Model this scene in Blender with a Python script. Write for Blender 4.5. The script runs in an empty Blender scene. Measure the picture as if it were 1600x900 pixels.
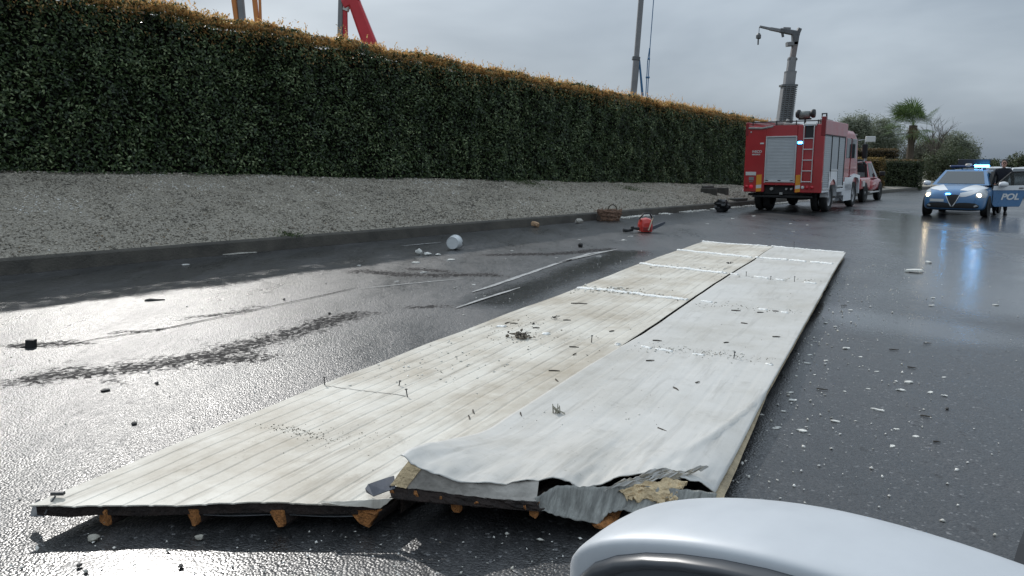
import bpy, bmesh, math, random
import numpy as np
from mathutils import Vector, Matrix, noise
from mathutils.bvhtree import BVHTree

random.seed(7)
RNG = np.random.default_rng(7)
SC = bpy.context.scene
COL = SC.collection

# ---------------------------------------------------------------- camera
F_PX, CAM_H = 1180.0, 1.6
PITCH = math.atan(192 / F_PX)
cam = bpy.data.cameras.new('camera')
cam.sensor_width = 36.0
cam.lens = F_PX / 1600 * 36.0
cam.clip_start = 0.02
cam.clip_end = 3000
camera = bpy.data.objects.new('camera', cam)
camera.location = (0, 0, CAM_H)
camera.rotation_euler = (math.pi / 2 - PITCH, 0, 0)
COL.objects.link(camera)
SC.camera = camera

# ---------------------------------------------------------------- sky and sun
SUN_AZ, SUN_EL = math.radians(-28), math.radians(34.5)
world = bpy.data.worlds.new('World')
SC.world = world
world.use_nodes = True
wn = world.node_tree
wn.nodes.clear()
w_out = wn.nodes.new('ShaderNodeOutputWorld')
w_mix = wn.nodes.new('ShaderNodeMixShader')
w_sky = wn.nodes.new('ShaderNodeTexSky')
w_sky.sky_type = 'NISHITA'
w_sky.sun_disc = False
w_sky.sun_elevation = SUN_EL
w_sky.sun_rotation = SUN_AZ
w_sky.dust_density = 3.0
w_bg = wn.nodes.new('ShaderNodeBackground')
w_bg.inputs['Strength'].default_value = 0.07
w_cl = wn.nodes.new('ShaderNodeBackground')
w_cl.inputs['Strength'].default_value = 1.0
w_tc = wn.nodes.new('ShaderNodeTexCoord')
w_map = wn.nodes.new('ShaderNodeMapping')
w_map.inputs['Scale'].default_value = (1.3, 1.3, 4.5)
w_no = wn.nodes.new('ShaderNodeTexNoise')
w_no.inputs['Scale'].default_value = 1.5
w_no.inputs['Detail'].default_value = 5.0
w_no.inputs['Roughness'].default_value = 0.5
w_no.inputs['Distortion'].default_value = 0.3
w_rp = wn.nodes.new('ShaderNodeValToRGB')
w_rp.color_ramp.elements[0].position = 0.3
w_rp.color_ramp.elements[0].color = (0.262, 0.325, 0.40, 1)
w_rp.color_ramp.elements[1].position = 0.72
w_rp.color_ramp.elements[1].color = (0.60, 0.685, 0.765, 1)
L = wn.links.new
L(w_tc.outputs['Generated'], w_map.inputs['Vector'])
L(w_map.outputs['Vector'], w_no.inputs['Vector'])
L(w_no.outputs['Fac'], w_rp.inputs['Fac'])
# an overcast sky brightens towards the zenith
w_sep = wn.nodes.new('ShaderNodeSeparateXYZ')
w_up = wn.nodes.new('ShaderNodeMath')
w_up.operation = 'MULTIPLY_ADD'
w_up.use_clamp = False
w_up.inputs[1].default_value = 1.35
w_up.inputs[2].default_value = 0.80
w_mx = wn.nodes.new('ShaderNodeMath')
w_mx.operation = 'MAXIMUM'
w_mx.inputs[1].default_value = 0.0
w_sc = wn.nodes.new('ShaderNodeVectorMath')
w_sc.operation = 'SCALE'
L(w_tc.outputs['Generated'], w_sep.inputs['Vector'])
L(w_sep.outputs['Z'], w_mx.inputs[0])
L(w_mx.outputs['Value'], w_up.inputs[0])
L(w_rp.outputs['Color'], w_sc.inputs[0])
L(w_up.outputs['Value'], w_sc.inputs['Scale'])
L(w_sc.outputs['Vector'], w_cl.inputs['Color'])
L(w_sky.outputs['Color'], w_bg.inputs['Color'])
w_mix.inputs['Fac'].default_value = 0.9
L(w_bg.outputs['Background'], w_mix.inputs[1])
L(w_cl.outputs['Background'], w_mix.inputs[2])
L(w_mix.outputs['Shader'], w_out.inputs['Surface'])

sun_data = bpy.data.lights.new('sun', 'SUN')
sun_data.energy = 2.25
sun_data.angle = math.radians(0.7)
sun_data.color = (1.0, 0.97, 0.93)
sun = bpy.data.objects.new('sun', sun_data)
S = Vector((math.sin(SUN_AZ) * math.cos(SUN_EL), math.cos(SUN_AZ) * math.cos(SUN_EL), math.sin(SUN_EL)))
sun.rotation_euler = S.to_track_quat('Z', 'Y').to_euler()
sun.location = S * 60
COL.objects.link(sun)

SC.view_settings.view_transform = 'Standard'
SC.view_settings.look = 'None'
SC.view_settings.gamma = 1.0
SC.view_settings.exposure = 0.0
SC.view_settings.use_curve_mapping = False

# ---------------------------------------------------------------- places
_c, _s = math.cos(PITCH), math.sin(PITCH)
def ground(px, py, z=0.0):
    """point of the place at height z that the photograph shows at a pixel"""
    u, v = (px - 800) / F_PX, (450 - py) / F_PX
    d = (u, _c + v * _s, -_s + v * _c)
    t = (z - CAM_H) / d[2]
    return Vector((d[0] * t, d[1] * t, z))
def atY(px, py, y):
    u, v = (px - 800) / F_PX, (450 - py) / F_PX
    d = (u, _c + v * _s, -_s + v * _c)
    t = y / d[1]
    return Vector((d[0] * t, y, CAM_H + d[2] * t))
K0 = Vector((-7.51, 10.97, 0))                 # a point of the kerb line
AX = Vector((0.662, 0.7495, 0)).normalized()   # along the road
NX = Vector((AX.y, -AX.x, 0))                  # across the road, away from the hedge
def road_pt(s, q, z=0.0):
    p = K0 + AX * s + NX * q
    return Vector((p.x, p.y, z))
def road_sq(p):
    d = Vector((p[0] - K0.x, p[1] - K0.y, 0))
    return d.dot(AX), d.dot(NX)
def fbm(x, y, z=0.0, o=4):
    return noise.fractal(Vector((x, y, z)), 1.0, 2.0, o)

# ---------------------------------------------------------------- materials
MATS = {}
def mat(name, col, rough=0.6, metal=0.0, spec=0.5, var=0.0, vscale=6.0, bump=0.0, bscale=40.0, emit=None, estr=0.0,
        coat=0.0, alpha=None, transmission=0.0, stretch=None):
    if name in MATS:
        return MATS[name]
    m = bpy.data.materials.new(name)
    m.use_nodes = True
    n, l = m.node_tree.nodes, m.node_tree.links
    b = n['Principled BSDF']
    b.inputs['Base Color'].default_value = (*col, 1)
    b.inputs['Roughness'].default_value = rough
    b.inputs['Metallic'].default_value = metal
    b.inputs['Specular IOR Level'].default_value = spec
    if coat:
        b.inputs['Coat Weight'].default_value = coat
        b.inputs['Coat Roughness'].default_value = 0.06
    if transmission:
        b.inputs['Transmission Weight'].default_value = transmission
    if emit:
        b.inputs['Emission Color'].default_value = (*emit, 1)
        b.inputs['Emission Strength'].default_value = estr
    if var or bump:
        tc = n.new('ShaderNodeTexCoord')
        mp = n.new('ShaderNodeMapping')
        if stretch:
            mp.inputs['Scale'].default_value = stretch
        l.new(tc.outputs['Object'], mp.inputs['Vector'])
    if var:
        t = n.new('ShaderNodeTexNoise')
        t.inputs['Scale'].default_value = vscale
        t.inputs['Detail'].default_value = 7
        t.inputs['Roughness'].default_value = 0.62
        l.new(mp.outputs['Vector'], t.inputs['Vector'])
        r = n.new('ShaderNodeValToRGB')
        r.color_ramp.elements[0].position = 0.3
        r.color_ramp.elements[1].position = 0.7
        r.color_ramp.elements[0].color = (*[c * (1 - var) for c in col], 1)
        r.color_ramp.elements[1].color = (*[min(1, c * (1 + var)) for c in col], 1)
        l.new(t.outputs['Fac'], r.inputs['Fac'])
        l.new(r.outputs['Color'], b.inputs['Base Color'])
        q = n.new('ShaderNodeMapRange')
        q.inputs['To Min'].default_value = max(0.02, rough - 0.12)
        q.inputs['To Max'].default_value = min(1, rough + 0.12)
        l.new(t.outputs['Fac'], q.inputs['Value'])
        l.new(q.outputs['Result'], b.inputs['Roughness'])
    if bump:
        t2 = n.new('ShaderNodeTexNoise')
        t2.inputs['Scale'].default_value = bscale
        t2.inputs['Detail'].default_value = 5
        l.new(mp.outputs['Vector'], t2.inputs['Vector'])
        bp = n.new('ShaderNodeBump')
        bp.inputs['Strength'].default_value = bump
        bp.inputs['Distance'].default_value = 0.02
        l.new(t2.outputs['Fac'], bp.inputs['Height'])
        l.new(bp.outputs['Normal'], b.inputs['Normal'])
    MATS[name] = m
    return m

def leaf_mat(name, dark, light, rough=0.45, trans=0.25, accent=None):
    if name in MATS:
        return MATS[name]
    m = bpy.data.materials.new(name)
    m.use_nodes = True
    n, l = m.node_tree.nodes, m.node_tree.links
    b = n['Principled BSDF']
    out = n['Material Output']
    at = n.new('ShaderNodeAttribute')
    at.attribute_name = 'tint'
    r = n.new('ShaderNodeValToRGB')
    r.color_ramp.elements[0].color = (*dark, 1)
    r.color_ramp.elements[1].color = (*light, 1)
    if accent:
        r.color_ramp.elements[1].position = 0.8
        e = r.color_ramp.elements.new(0.97)
        e.color = (*accent, 1)
    l.new(at.outputs['Fac'], r.inputs['Fac'])
    l.new(r.outputs['Color'], b.inputs['Base Color'])
    b.inputs['Roughness'].default_value = rough
    b.inputs['Specular IOR Level'].default_value = 0.45
    tr = n.new('ShaderNodeBsdfTranslucent')
    l.new(r.outputs['Color'], tr.inputs['Color'])
    mx = n.new('ShaderNodeMixShader')
    mx.inputs['Fac'].default_value = trans
    l.new(b.outputs['BSDF'], mx.inputs[1])
    l.new(tr.outputs['BSDF'], mx.inputs[2])
    l.new(mx.outputs['Shader'], out.inputs['Surface'])
    MATS[name] = m
    return m

# ---------------------------------------------------------------- mesh helpers
class MB:
    def __init__(self, xf=None):
        self.v, self.f, self.xf = [], [], xf
    def p(self, co):
        c = Vector(co)
        if self.xf is not None:
            c = self.xf @ c
        self.v.append(tuple(c))
        return len(self.v) - 1
    def poly(self, pts):
        self.f.append([self.p(q) for q in pts])
        return self
    def box(self, x0, x1, y0, y1, z0, z1, ch=0.0):
        if ch <= 0:
            i = [self.p(q) for q in ((x0, y0, z0), (x1, y0, z0), (x1, y1, z0), (x0, y1, z0), (x0, y0, z1), (x1, y0, z1), (x1, y1, z1), (x0, y1, z1))]
            for q in ((0, 3, 2, 1), (4, 5, 6, 7), (0, 1, 5, 4), (1, 2, 6, 5), (2, 3, 7, 6), (3, 0, 4, 7)):
                self.f.append([i[k] for k in q])
            return self
        # chamfered box: three rings per corner
        cx, cy, cz = (x0 + x1) / 2, (y0 + y1) / 2, (z0 + z1) / 2
        hx, hy, hz = (x1 - x0) / 2, (y1 - y0) / 2, (z1 - z0) / 2
        ch = min(ch, hx * .9, hy * .9, hz * .9)
        idx = {}
        for sx in (-1, 1):
            for sy in (-1, 1):
                for sz in (-1, 1):
                    idx[sx, sy, sz, 'x'] = self.p((cx + sx * hx, cy + sy * (hy - ch), cz + sz * (hz - ch)))
                    idx[sx, sy, sz, 'y'] = self.p((cx + sx * (hx - ch), cy + sy * hy, cz + sz * (hz - ch)))
                    idx[sx, sy, sz, 'z'] = self.p((cx + sx * (hx - ch), cy + sy * (hy - ch), cz + sz * hz))
        g = lambda *a: idx[a]
        for s in (-1, 1):
            fx = [g(s, -1, -1, 'x'), g(s, 1, -1, 'x'), g(s, 1, 1, 'x'), g(s, -1, 1, 'x')]
            fy = [g(-1, s, -1, 'y'), g(-1, s, 1, 'y'), g(1, s, 1, 'y'), g(1, s, -1, 'y')]
            fz = [g(-1, -1, s, 'z'), g(1, -1, s, 'z'), g(1, 1, s, 'z'), g(-1, 1, s, 'z')]
            for q in (fx, fy, fz):
                self.f.append(q if s > 0 else q[::-1])
        for a in (-1, 1):
            for b in (-1, 1):
                k = a * b
                e1 = [g(a, b, -1, 'x'), g(a, b, -1, 'y'), g(a, b, 1, 'y'), g(a, b, 1, 'x')]
                e2 = [g(a, -1, b, 'x'), g(a, 1, b, 'x'), g(a, 1, b, 'z'), g(a, -1, b, 'z')]
                e3 = [g(-1, a, b, 'y'), g(-1, a, b, 'z'), g(1, a, b, 'z'), g(1, a, b, 'y')]
                for e in (e1, e2, e3):
                    self.f.append(e if k > 0 else e[::-1])
        for a in (-1, 1):
            for b in (-1, 1):
                for c in (-1, 1):
                    t = [g(a, b, c, 'x'), g(a, b, c, 'y'), g(a, b, c, 'z')]
                    self.f.append(t if a * b * c > 0 else t[::-1])
        return self
    def tube(self, pts, r, n=8, caps=True):
        pts = [Vector(q) for q in pts]
        rs = r if isinstance(r, (list, tuple)) else [r] * len(pts)
        rings = []
        up = Vector((0, 0, 1))
        for i, q in enumerate(pts):
            t = (pts[min(i + 1, len(pts) - 1)] - pts[max(i - 1, 0)]).normalized()
            a = t.cross(up)
            if a.length < 1e-3:
                a = t.cross(Vector((1, 0, 0)))
            a.normalize()
            b = t.cross(a)
            rings.append([self.p(q + (a * math.cos(2 * math.pi * k / n) + b * math.sin(2 * math.pi * k / n)) * rs[i]) for k in range(n)])
        self.bridge(rings, True)
        if caps:
            self.f.append(rings[0][::-1])
            self.f.append(rings[-1])
        return self
    def bridge(self, rings, closed):
        for a, b in zip(rings, rings[1:]):
            n = len(a)
            for k in range(n if closed else n - 1):
                self.f.append([a[k], a[(k + 1) % n], b[(k + 1) % n], b[k]])
    def loft(self, rings, closed=True, caps=True):
        ids = [[self.p(q) for q in r] for r in rings]
        self.bridge(ids, closed)
        if caps:
            self.f.append(ids[0][::-1])
            self.f.append(ids[-1])
        return self
    def lathe(self, prof, c=(0, 0, 0), axis='z', n=20, caps=False):
        c = Vector(c)
        rings = []
        for r, h in prof:
            ring = []
            for k in range(n):
                a = 2 * math.pi * k / n
                u, w = r * math.cos(a), r * math.sin(a)
                q = {'z': (u, w, h), 'x': (h, u, w), 'y': (w, h, u)}[axis]
                ring.append(self.p(c + Vector(q)))
            rings.append(ring)
        self.bridge(rings, True)
        if caps:
            self.f.append(rings[0][::-1])
            self.f.append(rings[-1])
        return self
    def grid(self, fn, nu, nv):
        ids = [[self.p(fn(i / nu, j / nv)) for i in range(nu + 1)] for j in range(nv + 1)]
        for j in range(nv):
            for i in range(nu):
                self.f.append([ids[j][i], ids[j][i + 1], ids[j + 1][i + 1], ids[j + 1][i]])
        return self
    def prism(self, poly, axis, a, b):
        def mk(u, w, h):
            return {'x': (h, u, w), 'y': (u, h, w), 'z': (u, w, h)}[axis]
        r0 = [self.p(mk(u, w, a)) for u, w in poly]
        r1 = [self.p(mk(u, w, b)) for u, w in poly]
        self.bridge([r0, r1], True)
        self.f.append(r0[::-1])
        self.f.append(r1)
        return self

def mesh_obj(name, mb, m, parent=None, smooth=False, bevel=0.0, subsurf=0, solid=0.0):
    me = bpy.data.meshes.new(name)
    me.from_pydata(mb.v, [], mb.f)
    bm = bmesh.new()
    bm.from_mesh(me)
    bmesh.ops.recalc_face_normals(bm, faces=bm.faces)
    bm.to_mesh(me)
    bm.free()
    if smooth:
        for p in me.polygons:
            p.use_smooth = True
    me.materials.append(m)
    o = bpy.data.objects.new(name, me)
    COL.objects.link(o)
    if parent is not None:
        o.parent = parent
    if solid:
        md = o.modifiers.new('solid', 'SOLIDIFY')
        md.thickness = solid
        md.offset = -1
    if bevel:
        md = o.modifiers.new('bevel', 'BEVEL')
        md.width = bevel
        md.segments = 2
        md.limit_method = 'ANGLE'
    if subsurf:
        md = o.modifiers.new('sub', 'SUBSURF')
        md.levels = md.render_levels = subsurf
    return o

def np_mesh(name, verts, faces, m, parent=None, tint=None, smooth=False):
    """fast mesh from numpy arrays; faces is (n,k)"""
    me = bpy.data.meshes.new(name)
    nf, k = faces.shape
    me.vertices.add(len(verts))
    me.vertices.foreach_set('co', verts.astype(np.float32).ravel())
    me.loops.add(nf * k)
    me.loops.foreach_set('vertex_index', faces.astype(np.int32).ravel())
    me.polygons.add(nf)
    me.polygons.foreach_set('loop_start', np.arange(0, nf * k, k, dtype=np.int32))
    if tint is not None:
        a = me.attributes.new('tint', 'FLOAT', 'FACE')
        a.data.foreach_set('value', tint.astype(np.float32))
    me.update(calc_edges=True)
    me.validate()
    if smooth:
        me.polygons.foreach_set('use_smooth', np.ones(nf, dtype=bool))
    me.materials.append(m)
    o = bpy.data.objects.new(name, me)
    COL.objects.link(o)
    if parent is not None:
        o.parent = parent
    return o

def leaves(name, pos, nrm, size, m, parent=None, tint=None, spread=0.9, aspect=0.45, up=None):
    """diamond leaves, folded on the midrib; pos, nrm (n,3), size (n,)"""
    n = len(pos)
    nn = nrm + RNG.normal(0, spread, (n, 3))
    nn /= np.linalg.norm(nn, axis=1, keepdims=True) + 1e-9
    d = RNG.normal(0, 1, (n, 3))
    if up is not None:
        d = d + np.asarray(up)
    d -= nn * (d * nn).sum(1, keepdims=True)
    d /= np.linalg.norm(d, axis=1, keepdims=True) + 1e-9
    w = np.cross(nn, d)
    sz = size[:, None]
    base = pos - d * sz * .5
    tip = pos + d * sz * .5
    lf = pos + w * sz * aspect * .5 + nn * sz * .08
    rt = pos - w * sz * aspect * .5 + nn * sz * .08
    V = np.stack([base, rt, tip, lf], 1).reshape(-1, 3)
    i = np.arange(n) * 4
    Fc = np.stack([np.stack([i, i + 1, i + 2], 1), np.stack([i, i + 2, i + 3], 1)], 1).reshape(-1, 3)
    if tint is None:
        tint = RNG.random(n)
    return np_mesh(name, V, Fc, m, parent, np.repeat(tint, 2))

def tag(o, label=None, cat=None, group=None, kind=None):
    if label:
        o['label'] = label
    if cat:
        o['category'] = cat
    if group:
        o['group'] = group
    if kind:
        o['kind'] = kind
    return o
def thing(name, label, cat, loc=(0, 0, 0), yaw=0.0, group=None):
    """an Empty at the thing's base; yaw is clockwise from +Y (local +y looks that way)"""
    o = bpy.data.objects.new(name, None)
    o.location = loc
    o.rotation_euler = (0, 0, -math.radians(yaw))
    o.empty_display_size = 0.2
    COL.objects.link(o)
    return tag(o, label, cat, group)
def text_obj(name, body, size, m, parent, matrix, extrude=0.002, shear=0.0, font_scale_x=1.0, align='LEFT', bold=0.0):
    cu = bpy.data.curves.new(name, 'FONT')
    cu.body = body
    cu.size = size
    cu.extrude = extrude
    cu.shear = shear
    cu.offset = bold
    cu.align_x = align
    t = bpy.data.objects.new('tmp', cu)
    COL.objects.link(t)
    dg = bpy.context.evaluated_depsgraph_get()
    me = bpy.data.meshes.new_from_object(t.evaluated_get(dg))
    bpy.data.objects.remove(t)
    bpy.data.curves.remove(cu)
    me.name = name
    me.transform(matrix @ Matrix.Diagonal((font_scale_x, 1, 1, 1)))
    me.materials.clear()
    me.materials.append(m)
    o = bpy.data.objects.new(name, me)
    COL.objects.link(o)
    o.parent = parent
    return o
def basis(origin, right, up):
    """matrix whose x, y, z axes are right, up and right x up"""
    r, u = Vector(right).normalized(), Vector(up).normalized()
    k = r.cross(u)
    M = Matrix((r, u, k)).transposed().to_4x4()
    M.translation = Vector(origin)
    return M

# ================================================================ THE SETTING
# ---- ground sheet
soil = mat('soil', (0.09, 0.085, 0.055), 0.9, var=0.5, vscale=0.6, bump=0.5, bscale=3)
mb = MB()
mb.grid(lambda u, v: (-1200 + 2400 * u, -1200 + 2400 * v, -0.06), 12, 12)
tag(mesh_obj('ground', mb, soil), kind='structure')

# ---- wet road
def poly_dist(p, pts):
    best = 1e9
    for a, b in zip(pts, pts[1:]):
        ab, ap = b - a, p - a
        t = max(0, min(1, ap.dot(ab) / max(1e-6, ab.dot(ab))))
        best = min(best, (ap - ab * t).length)
    return best
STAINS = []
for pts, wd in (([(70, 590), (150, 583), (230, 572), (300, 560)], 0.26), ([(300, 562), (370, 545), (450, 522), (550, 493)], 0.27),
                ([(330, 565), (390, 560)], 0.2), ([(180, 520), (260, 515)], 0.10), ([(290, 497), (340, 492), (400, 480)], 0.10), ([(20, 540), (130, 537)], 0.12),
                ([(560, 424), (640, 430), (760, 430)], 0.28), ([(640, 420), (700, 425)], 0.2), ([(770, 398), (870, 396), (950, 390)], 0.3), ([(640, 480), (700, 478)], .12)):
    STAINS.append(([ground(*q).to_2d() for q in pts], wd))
PUDDLES = []
for pts, wd in (([(1380, 345), (1480, 400), (1530, 470)], 1.4), ([(1500, 340), (1600, 360)], 2.0), ([(1350, 330), (1450, 345)], 1.5),
                ([(120, 880), (300, 890)], 0.16), ([(1240, 480), (1500, 520)], 0.7), ([(780, 470), (980, 395)], .5)):
    PUDDLES.append(([ground(*q).to_2d() for q in pts], wd))

ss = [-40, -34, -28, -24, -20] + list(np.arange(-17, 24, 0.13)) + list(np.arange(24, 60, 0.6)) + [62, 66, 72, 80, 95, 120, 160, 220, 300, 420]
qs = list(np.arange(0, 15.0, 0.14)) + [15.5, 16.5, 18, 20]
verts, wet, stain = [], [], []
for s_ in ss:
    for q_ in qs:
        p = road_pt(s_, q_)
        p2 = p.to_2d()
        near = -17 <= s_ <= 60
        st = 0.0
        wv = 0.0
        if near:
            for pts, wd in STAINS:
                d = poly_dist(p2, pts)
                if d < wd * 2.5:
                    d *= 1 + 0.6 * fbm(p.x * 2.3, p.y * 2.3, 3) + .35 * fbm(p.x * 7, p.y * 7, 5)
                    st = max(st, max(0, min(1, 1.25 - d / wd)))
            for pts, wd in PUDDLES:
                d = poly_dist(p2, pts)
                if d < wd * 2.5:
                    d *= 1 + 0.5 * fbm(p.x * .9, p.y * .9, 8)
                    wv = max(wv, max(0, min(1, 1.5 - 1.2 * d / wd)))
        dz = 0.006 * fbm(p.x * .35, p.y * .35, 1.5) if near else 0
        verts.append((p.x, p.y, dz))
        wet.append(wv)
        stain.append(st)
nq = len(qs)
faces = []
for i in range(len(ss) - 1):
    for j in range(nq - 1):
        a = i * nq + j
        faces.append((a, a + 1, a + nq + 1, a + nq))

def road_material():
    m = bpy.data.materials.new('wet_asphalt')
    m.use_nodes = True
    n, l = m.node_tree.nodes, m.node_tree.links
    b = n['Principled BSDF']
    tc = n.new('ShaderNodeTexCoord')
    vo = n.new('ShaderNodeTexVoronoi')
    vo.inputs['Scale'].default_value = 80
    no = n.new('ShaderNodeTexNoise')
    no.inputs['Scale'].default_value = 0.8
    no.inputs['Detail'].default_value = 8
    no.inputs['Roughness'].default_value = 0.6
    mp = n.new('ShaderNodeMapping')
    mp.inputs['Rotation'].default_value = (0, 0, math.radians(41.5))
    mp.inputs['Scale'].default_value = (1.6, 0.45, 1)
    for t in (vo,):
        l.new(tc.outputs['Object'], t.inputs['Vector'])
    l.new(tc.outputs['Object'], mp.inputs['Vector'])
    l.new(mp.outputs['Vector'], no.inputs['Vector'])
    fine = n.new('ShaderNodeTexNoise')
    fine.inputs['Scale'].default_value = 26
    fine.inputs['Detail'].default_value = 4
    l.new(tc.outputs['Object'], fine.inputs['Vector'])
    aw = n.new('ShaderNodeAttribute')
    aw.attribute_name = 'wet'
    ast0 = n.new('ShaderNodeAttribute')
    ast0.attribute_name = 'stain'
    mid = n.new('ShaderNodeTexNoise')
    mid.inputs['Scale'].default_value = 7.5
    mid.inputs['Detail'].default_value = 9
    mid.inputs['Roughness'].default_value = 0.72
    l.new(mp.outputs['Vector'], mid.inputs['Vector'])
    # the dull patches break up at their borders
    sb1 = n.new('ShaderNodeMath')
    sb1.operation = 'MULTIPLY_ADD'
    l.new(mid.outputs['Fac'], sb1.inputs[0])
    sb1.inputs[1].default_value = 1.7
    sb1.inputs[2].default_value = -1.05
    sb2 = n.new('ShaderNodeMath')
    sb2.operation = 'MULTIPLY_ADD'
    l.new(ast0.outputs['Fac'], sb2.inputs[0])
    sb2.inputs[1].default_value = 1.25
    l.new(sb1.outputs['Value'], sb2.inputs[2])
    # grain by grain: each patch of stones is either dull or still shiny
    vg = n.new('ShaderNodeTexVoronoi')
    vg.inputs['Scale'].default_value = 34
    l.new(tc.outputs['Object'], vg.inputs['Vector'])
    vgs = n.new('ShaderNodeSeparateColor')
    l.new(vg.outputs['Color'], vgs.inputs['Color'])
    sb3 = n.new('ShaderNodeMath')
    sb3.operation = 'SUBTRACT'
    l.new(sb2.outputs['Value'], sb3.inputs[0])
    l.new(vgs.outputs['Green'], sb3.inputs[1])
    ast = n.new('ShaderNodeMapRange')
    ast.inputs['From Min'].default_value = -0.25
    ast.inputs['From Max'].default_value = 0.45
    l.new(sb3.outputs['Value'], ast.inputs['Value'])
    # colour: aggregate tone x large patches
    cr = n.new('ShaderNodeValToRGB')
    cr.color_ramp.elements[0].position = 0.35
    cr.color_ramp.elements[1].position = 0.7
    cr.color_ramp.elements[0].color = (0.020, 0.021, 0.022, 1)
    cr.color_ramp.elements[1].color = (0.048, 0.048, 0.050, 1)
    l.new(no.outputs['Fac'], cr.inputs['Fac'])
    agg = n.new('ShaderNodeMix')
    agg.data_type = 'RGBA'
    agg.blend_type = 'MULTIPLY'
    agg.inputs['Factor'].default_value = 1.0
    ar = n.new('ShaderNodeValToRGB')
    ar.color_ramp.elements[0].color = (0.62, 0.62, 0.62, 1)
    ar.color_ramp.elements[1].color = (1.25, 1.22, 1.18, 1)
    e = ar.color_ramp.elements.new(0.965)
    e.color = (1.25, 1.22, 1.18, 1)
    ar.color_ramp.elements[2].color = (4.5, 4.4, 4.2, 1)
    sep = n.new('ShaderNodeSeparateColor')
    l.new(vo.outputs['Color'], sep.inputs['Color'])
    l.new(sep.outputs['Red'], ar.inputs['Fac'])
    mr = n.new('ShaderNodeMapRange')
    mr.inputs['From Min'].default_value = 0.3
    mr.inputs['From Max'].default_value = 0.7
    mr.inputs['To Min'].default_value = 0.6
    mr.inputs['To Max'].default_value = 1.45
    l.new(mid.outputs['Fac'], mr.inputs['Value'])
    vm = n.new('ShaderNodeVectorMath')
    vm.operation = 'SCALE'
    l.new(cr.outputs['Color'], vm.inputs[0])
    l.new(mr.outputs['Result'], vm.inputs['Scale'])
    l.new(vm.outputs['Vector'], agg.inputs['A'])
    l.new(ar.outputs['Color'], agg.inputs['B'])
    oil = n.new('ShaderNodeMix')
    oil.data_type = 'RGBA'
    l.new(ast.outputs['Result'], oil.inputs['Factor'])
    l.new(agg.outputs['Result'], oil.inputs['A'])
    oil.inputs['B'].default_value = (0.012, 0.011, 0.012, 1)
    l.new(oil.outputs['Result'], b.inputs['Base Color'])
    # roughness: patches, puddles, dull oily stains
    r1 = n.new('ShaderNodeMapRange')
    r1.inputs['From Min'].default_value = 0.3
    r1.inputs['From Max'].default_value = 0.7
    r1.inputs['To Min'].default_value = 0.22
    r1.inputs['To Max'].default_value = 0.55
    l.new(no.outputs['Fac'], r1.inputs['Value'])
    r2 = n.new('ShaderNodeMath')
    r2.operation = 'MULTIPLY_ADD'
    l.new(mid.outputs['Fac'], r2.inputs[0])
    r2.inputs[1].default_value = 0.5
    l.new(r1.outputs['Result'], r2.inputs[2])
    r3 = n.new('ShaderNodeMath')
    r3.operation = 'SUBTRACT'
    r3.use_clamp = True
    l.new(r2.outputs['Value'], r3.inputs[0])
    r3.inputs[1].default_value = 0.25
    mw = n.new('ShaderNodeMix')
    l.new(aw.outputs['Fac'], mw.inputs['Factor'])
    l.new(r3.outputs['Value'], mw.inputs['A'])
    mw.inputs['B'].default_value = 0.2
    ms = n.new('ShaderNodeMix')
    l.new(ast.outputs['Result'], ms.inputs['Factor'])
    l.new(mw.outputs['Result'], ms.inputs['A'])
    ms.inputs['B'].default_value = 0.7
    l.new(ms.outputs['Result'], b.inputs['Roughness'])
    sp = n.new('ShaderNodeMapRange')
    sp.inputs['To Min'].default_value = 0.38
    sp.inputs['To Max'].default_value = 0.06
    l.new(ast.outputs['Result'], sp.inputs['Value'])
    l.new(sp.outputs['Result'], b.inputs['Specular IOR Level'])
    b.inputs['Coat Weight'].default_value = 0.45
    b.inputs['Coat IOR'].default_value = 1.4
    cw = n.new('ShaderNodeMapRange')
    cw.inputs['To Min'].default_value = 0.6
    cw.inputs['To Max'].default_value = 0.0
    l.new(ast.outputs['Result'], cw.inputs['Value'])
    l.new(cw.outputs['Result'], b.inputs['Coat Weight'])
    crr = n.new('ShaderNodeMapRange')
    crr.inputs['To Min'].default_value = 0.38
    crr.inputs['To Max'].default_value = 0.17
    l.new(aw.outputs['Fac'], crr.inputs['Value'])
    l.new(crr.outputs['Result'], b.inputs['Coat Roughness'])
    # relief: stones in the surface, flatter under standing water
    ad = n.new('ShaderNodeMath')
    ad.operation = 'MULTIPLY_ADD'
    l.new(fine.outputs['Fac'], ad.inputs[0])
    ad.inputs[1].default_value = 1.5
    l.new(vo.outputs['Distance'], ad.inputs[2])
    bs = n.new('ShaderNodeMapRange')
    bs.inputs['To Min'].default_value = 0.72
    bs.inputs['To Max'].default_value = 0.10
    l.new(aw.outputs['Fac'], bs.inputs['Value'])
    bp = n.new('ShaderNodeBump')
    bp.invert = True
    bp.inputs['Distance'].default_value = 0.004
    l.new(bs.outputs['Result'], bp.inputs['Strength'])
    l.new(ad.outputs['Value'], bp.inputs['Height'])
    l.new(bp.outputs['Normal'], b.inputs['Normal'])
    l.new(bp.outputs['Normal'], b.inputs['Coat Normal'])
    return m
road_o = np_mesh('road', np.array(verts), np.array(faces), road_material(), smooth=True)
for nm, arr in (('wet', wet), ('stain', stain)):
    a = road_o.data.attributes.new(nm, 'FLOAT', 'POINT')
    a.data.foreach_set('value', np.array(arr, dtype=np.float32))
tag(road_o, kind='structure')

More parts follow.
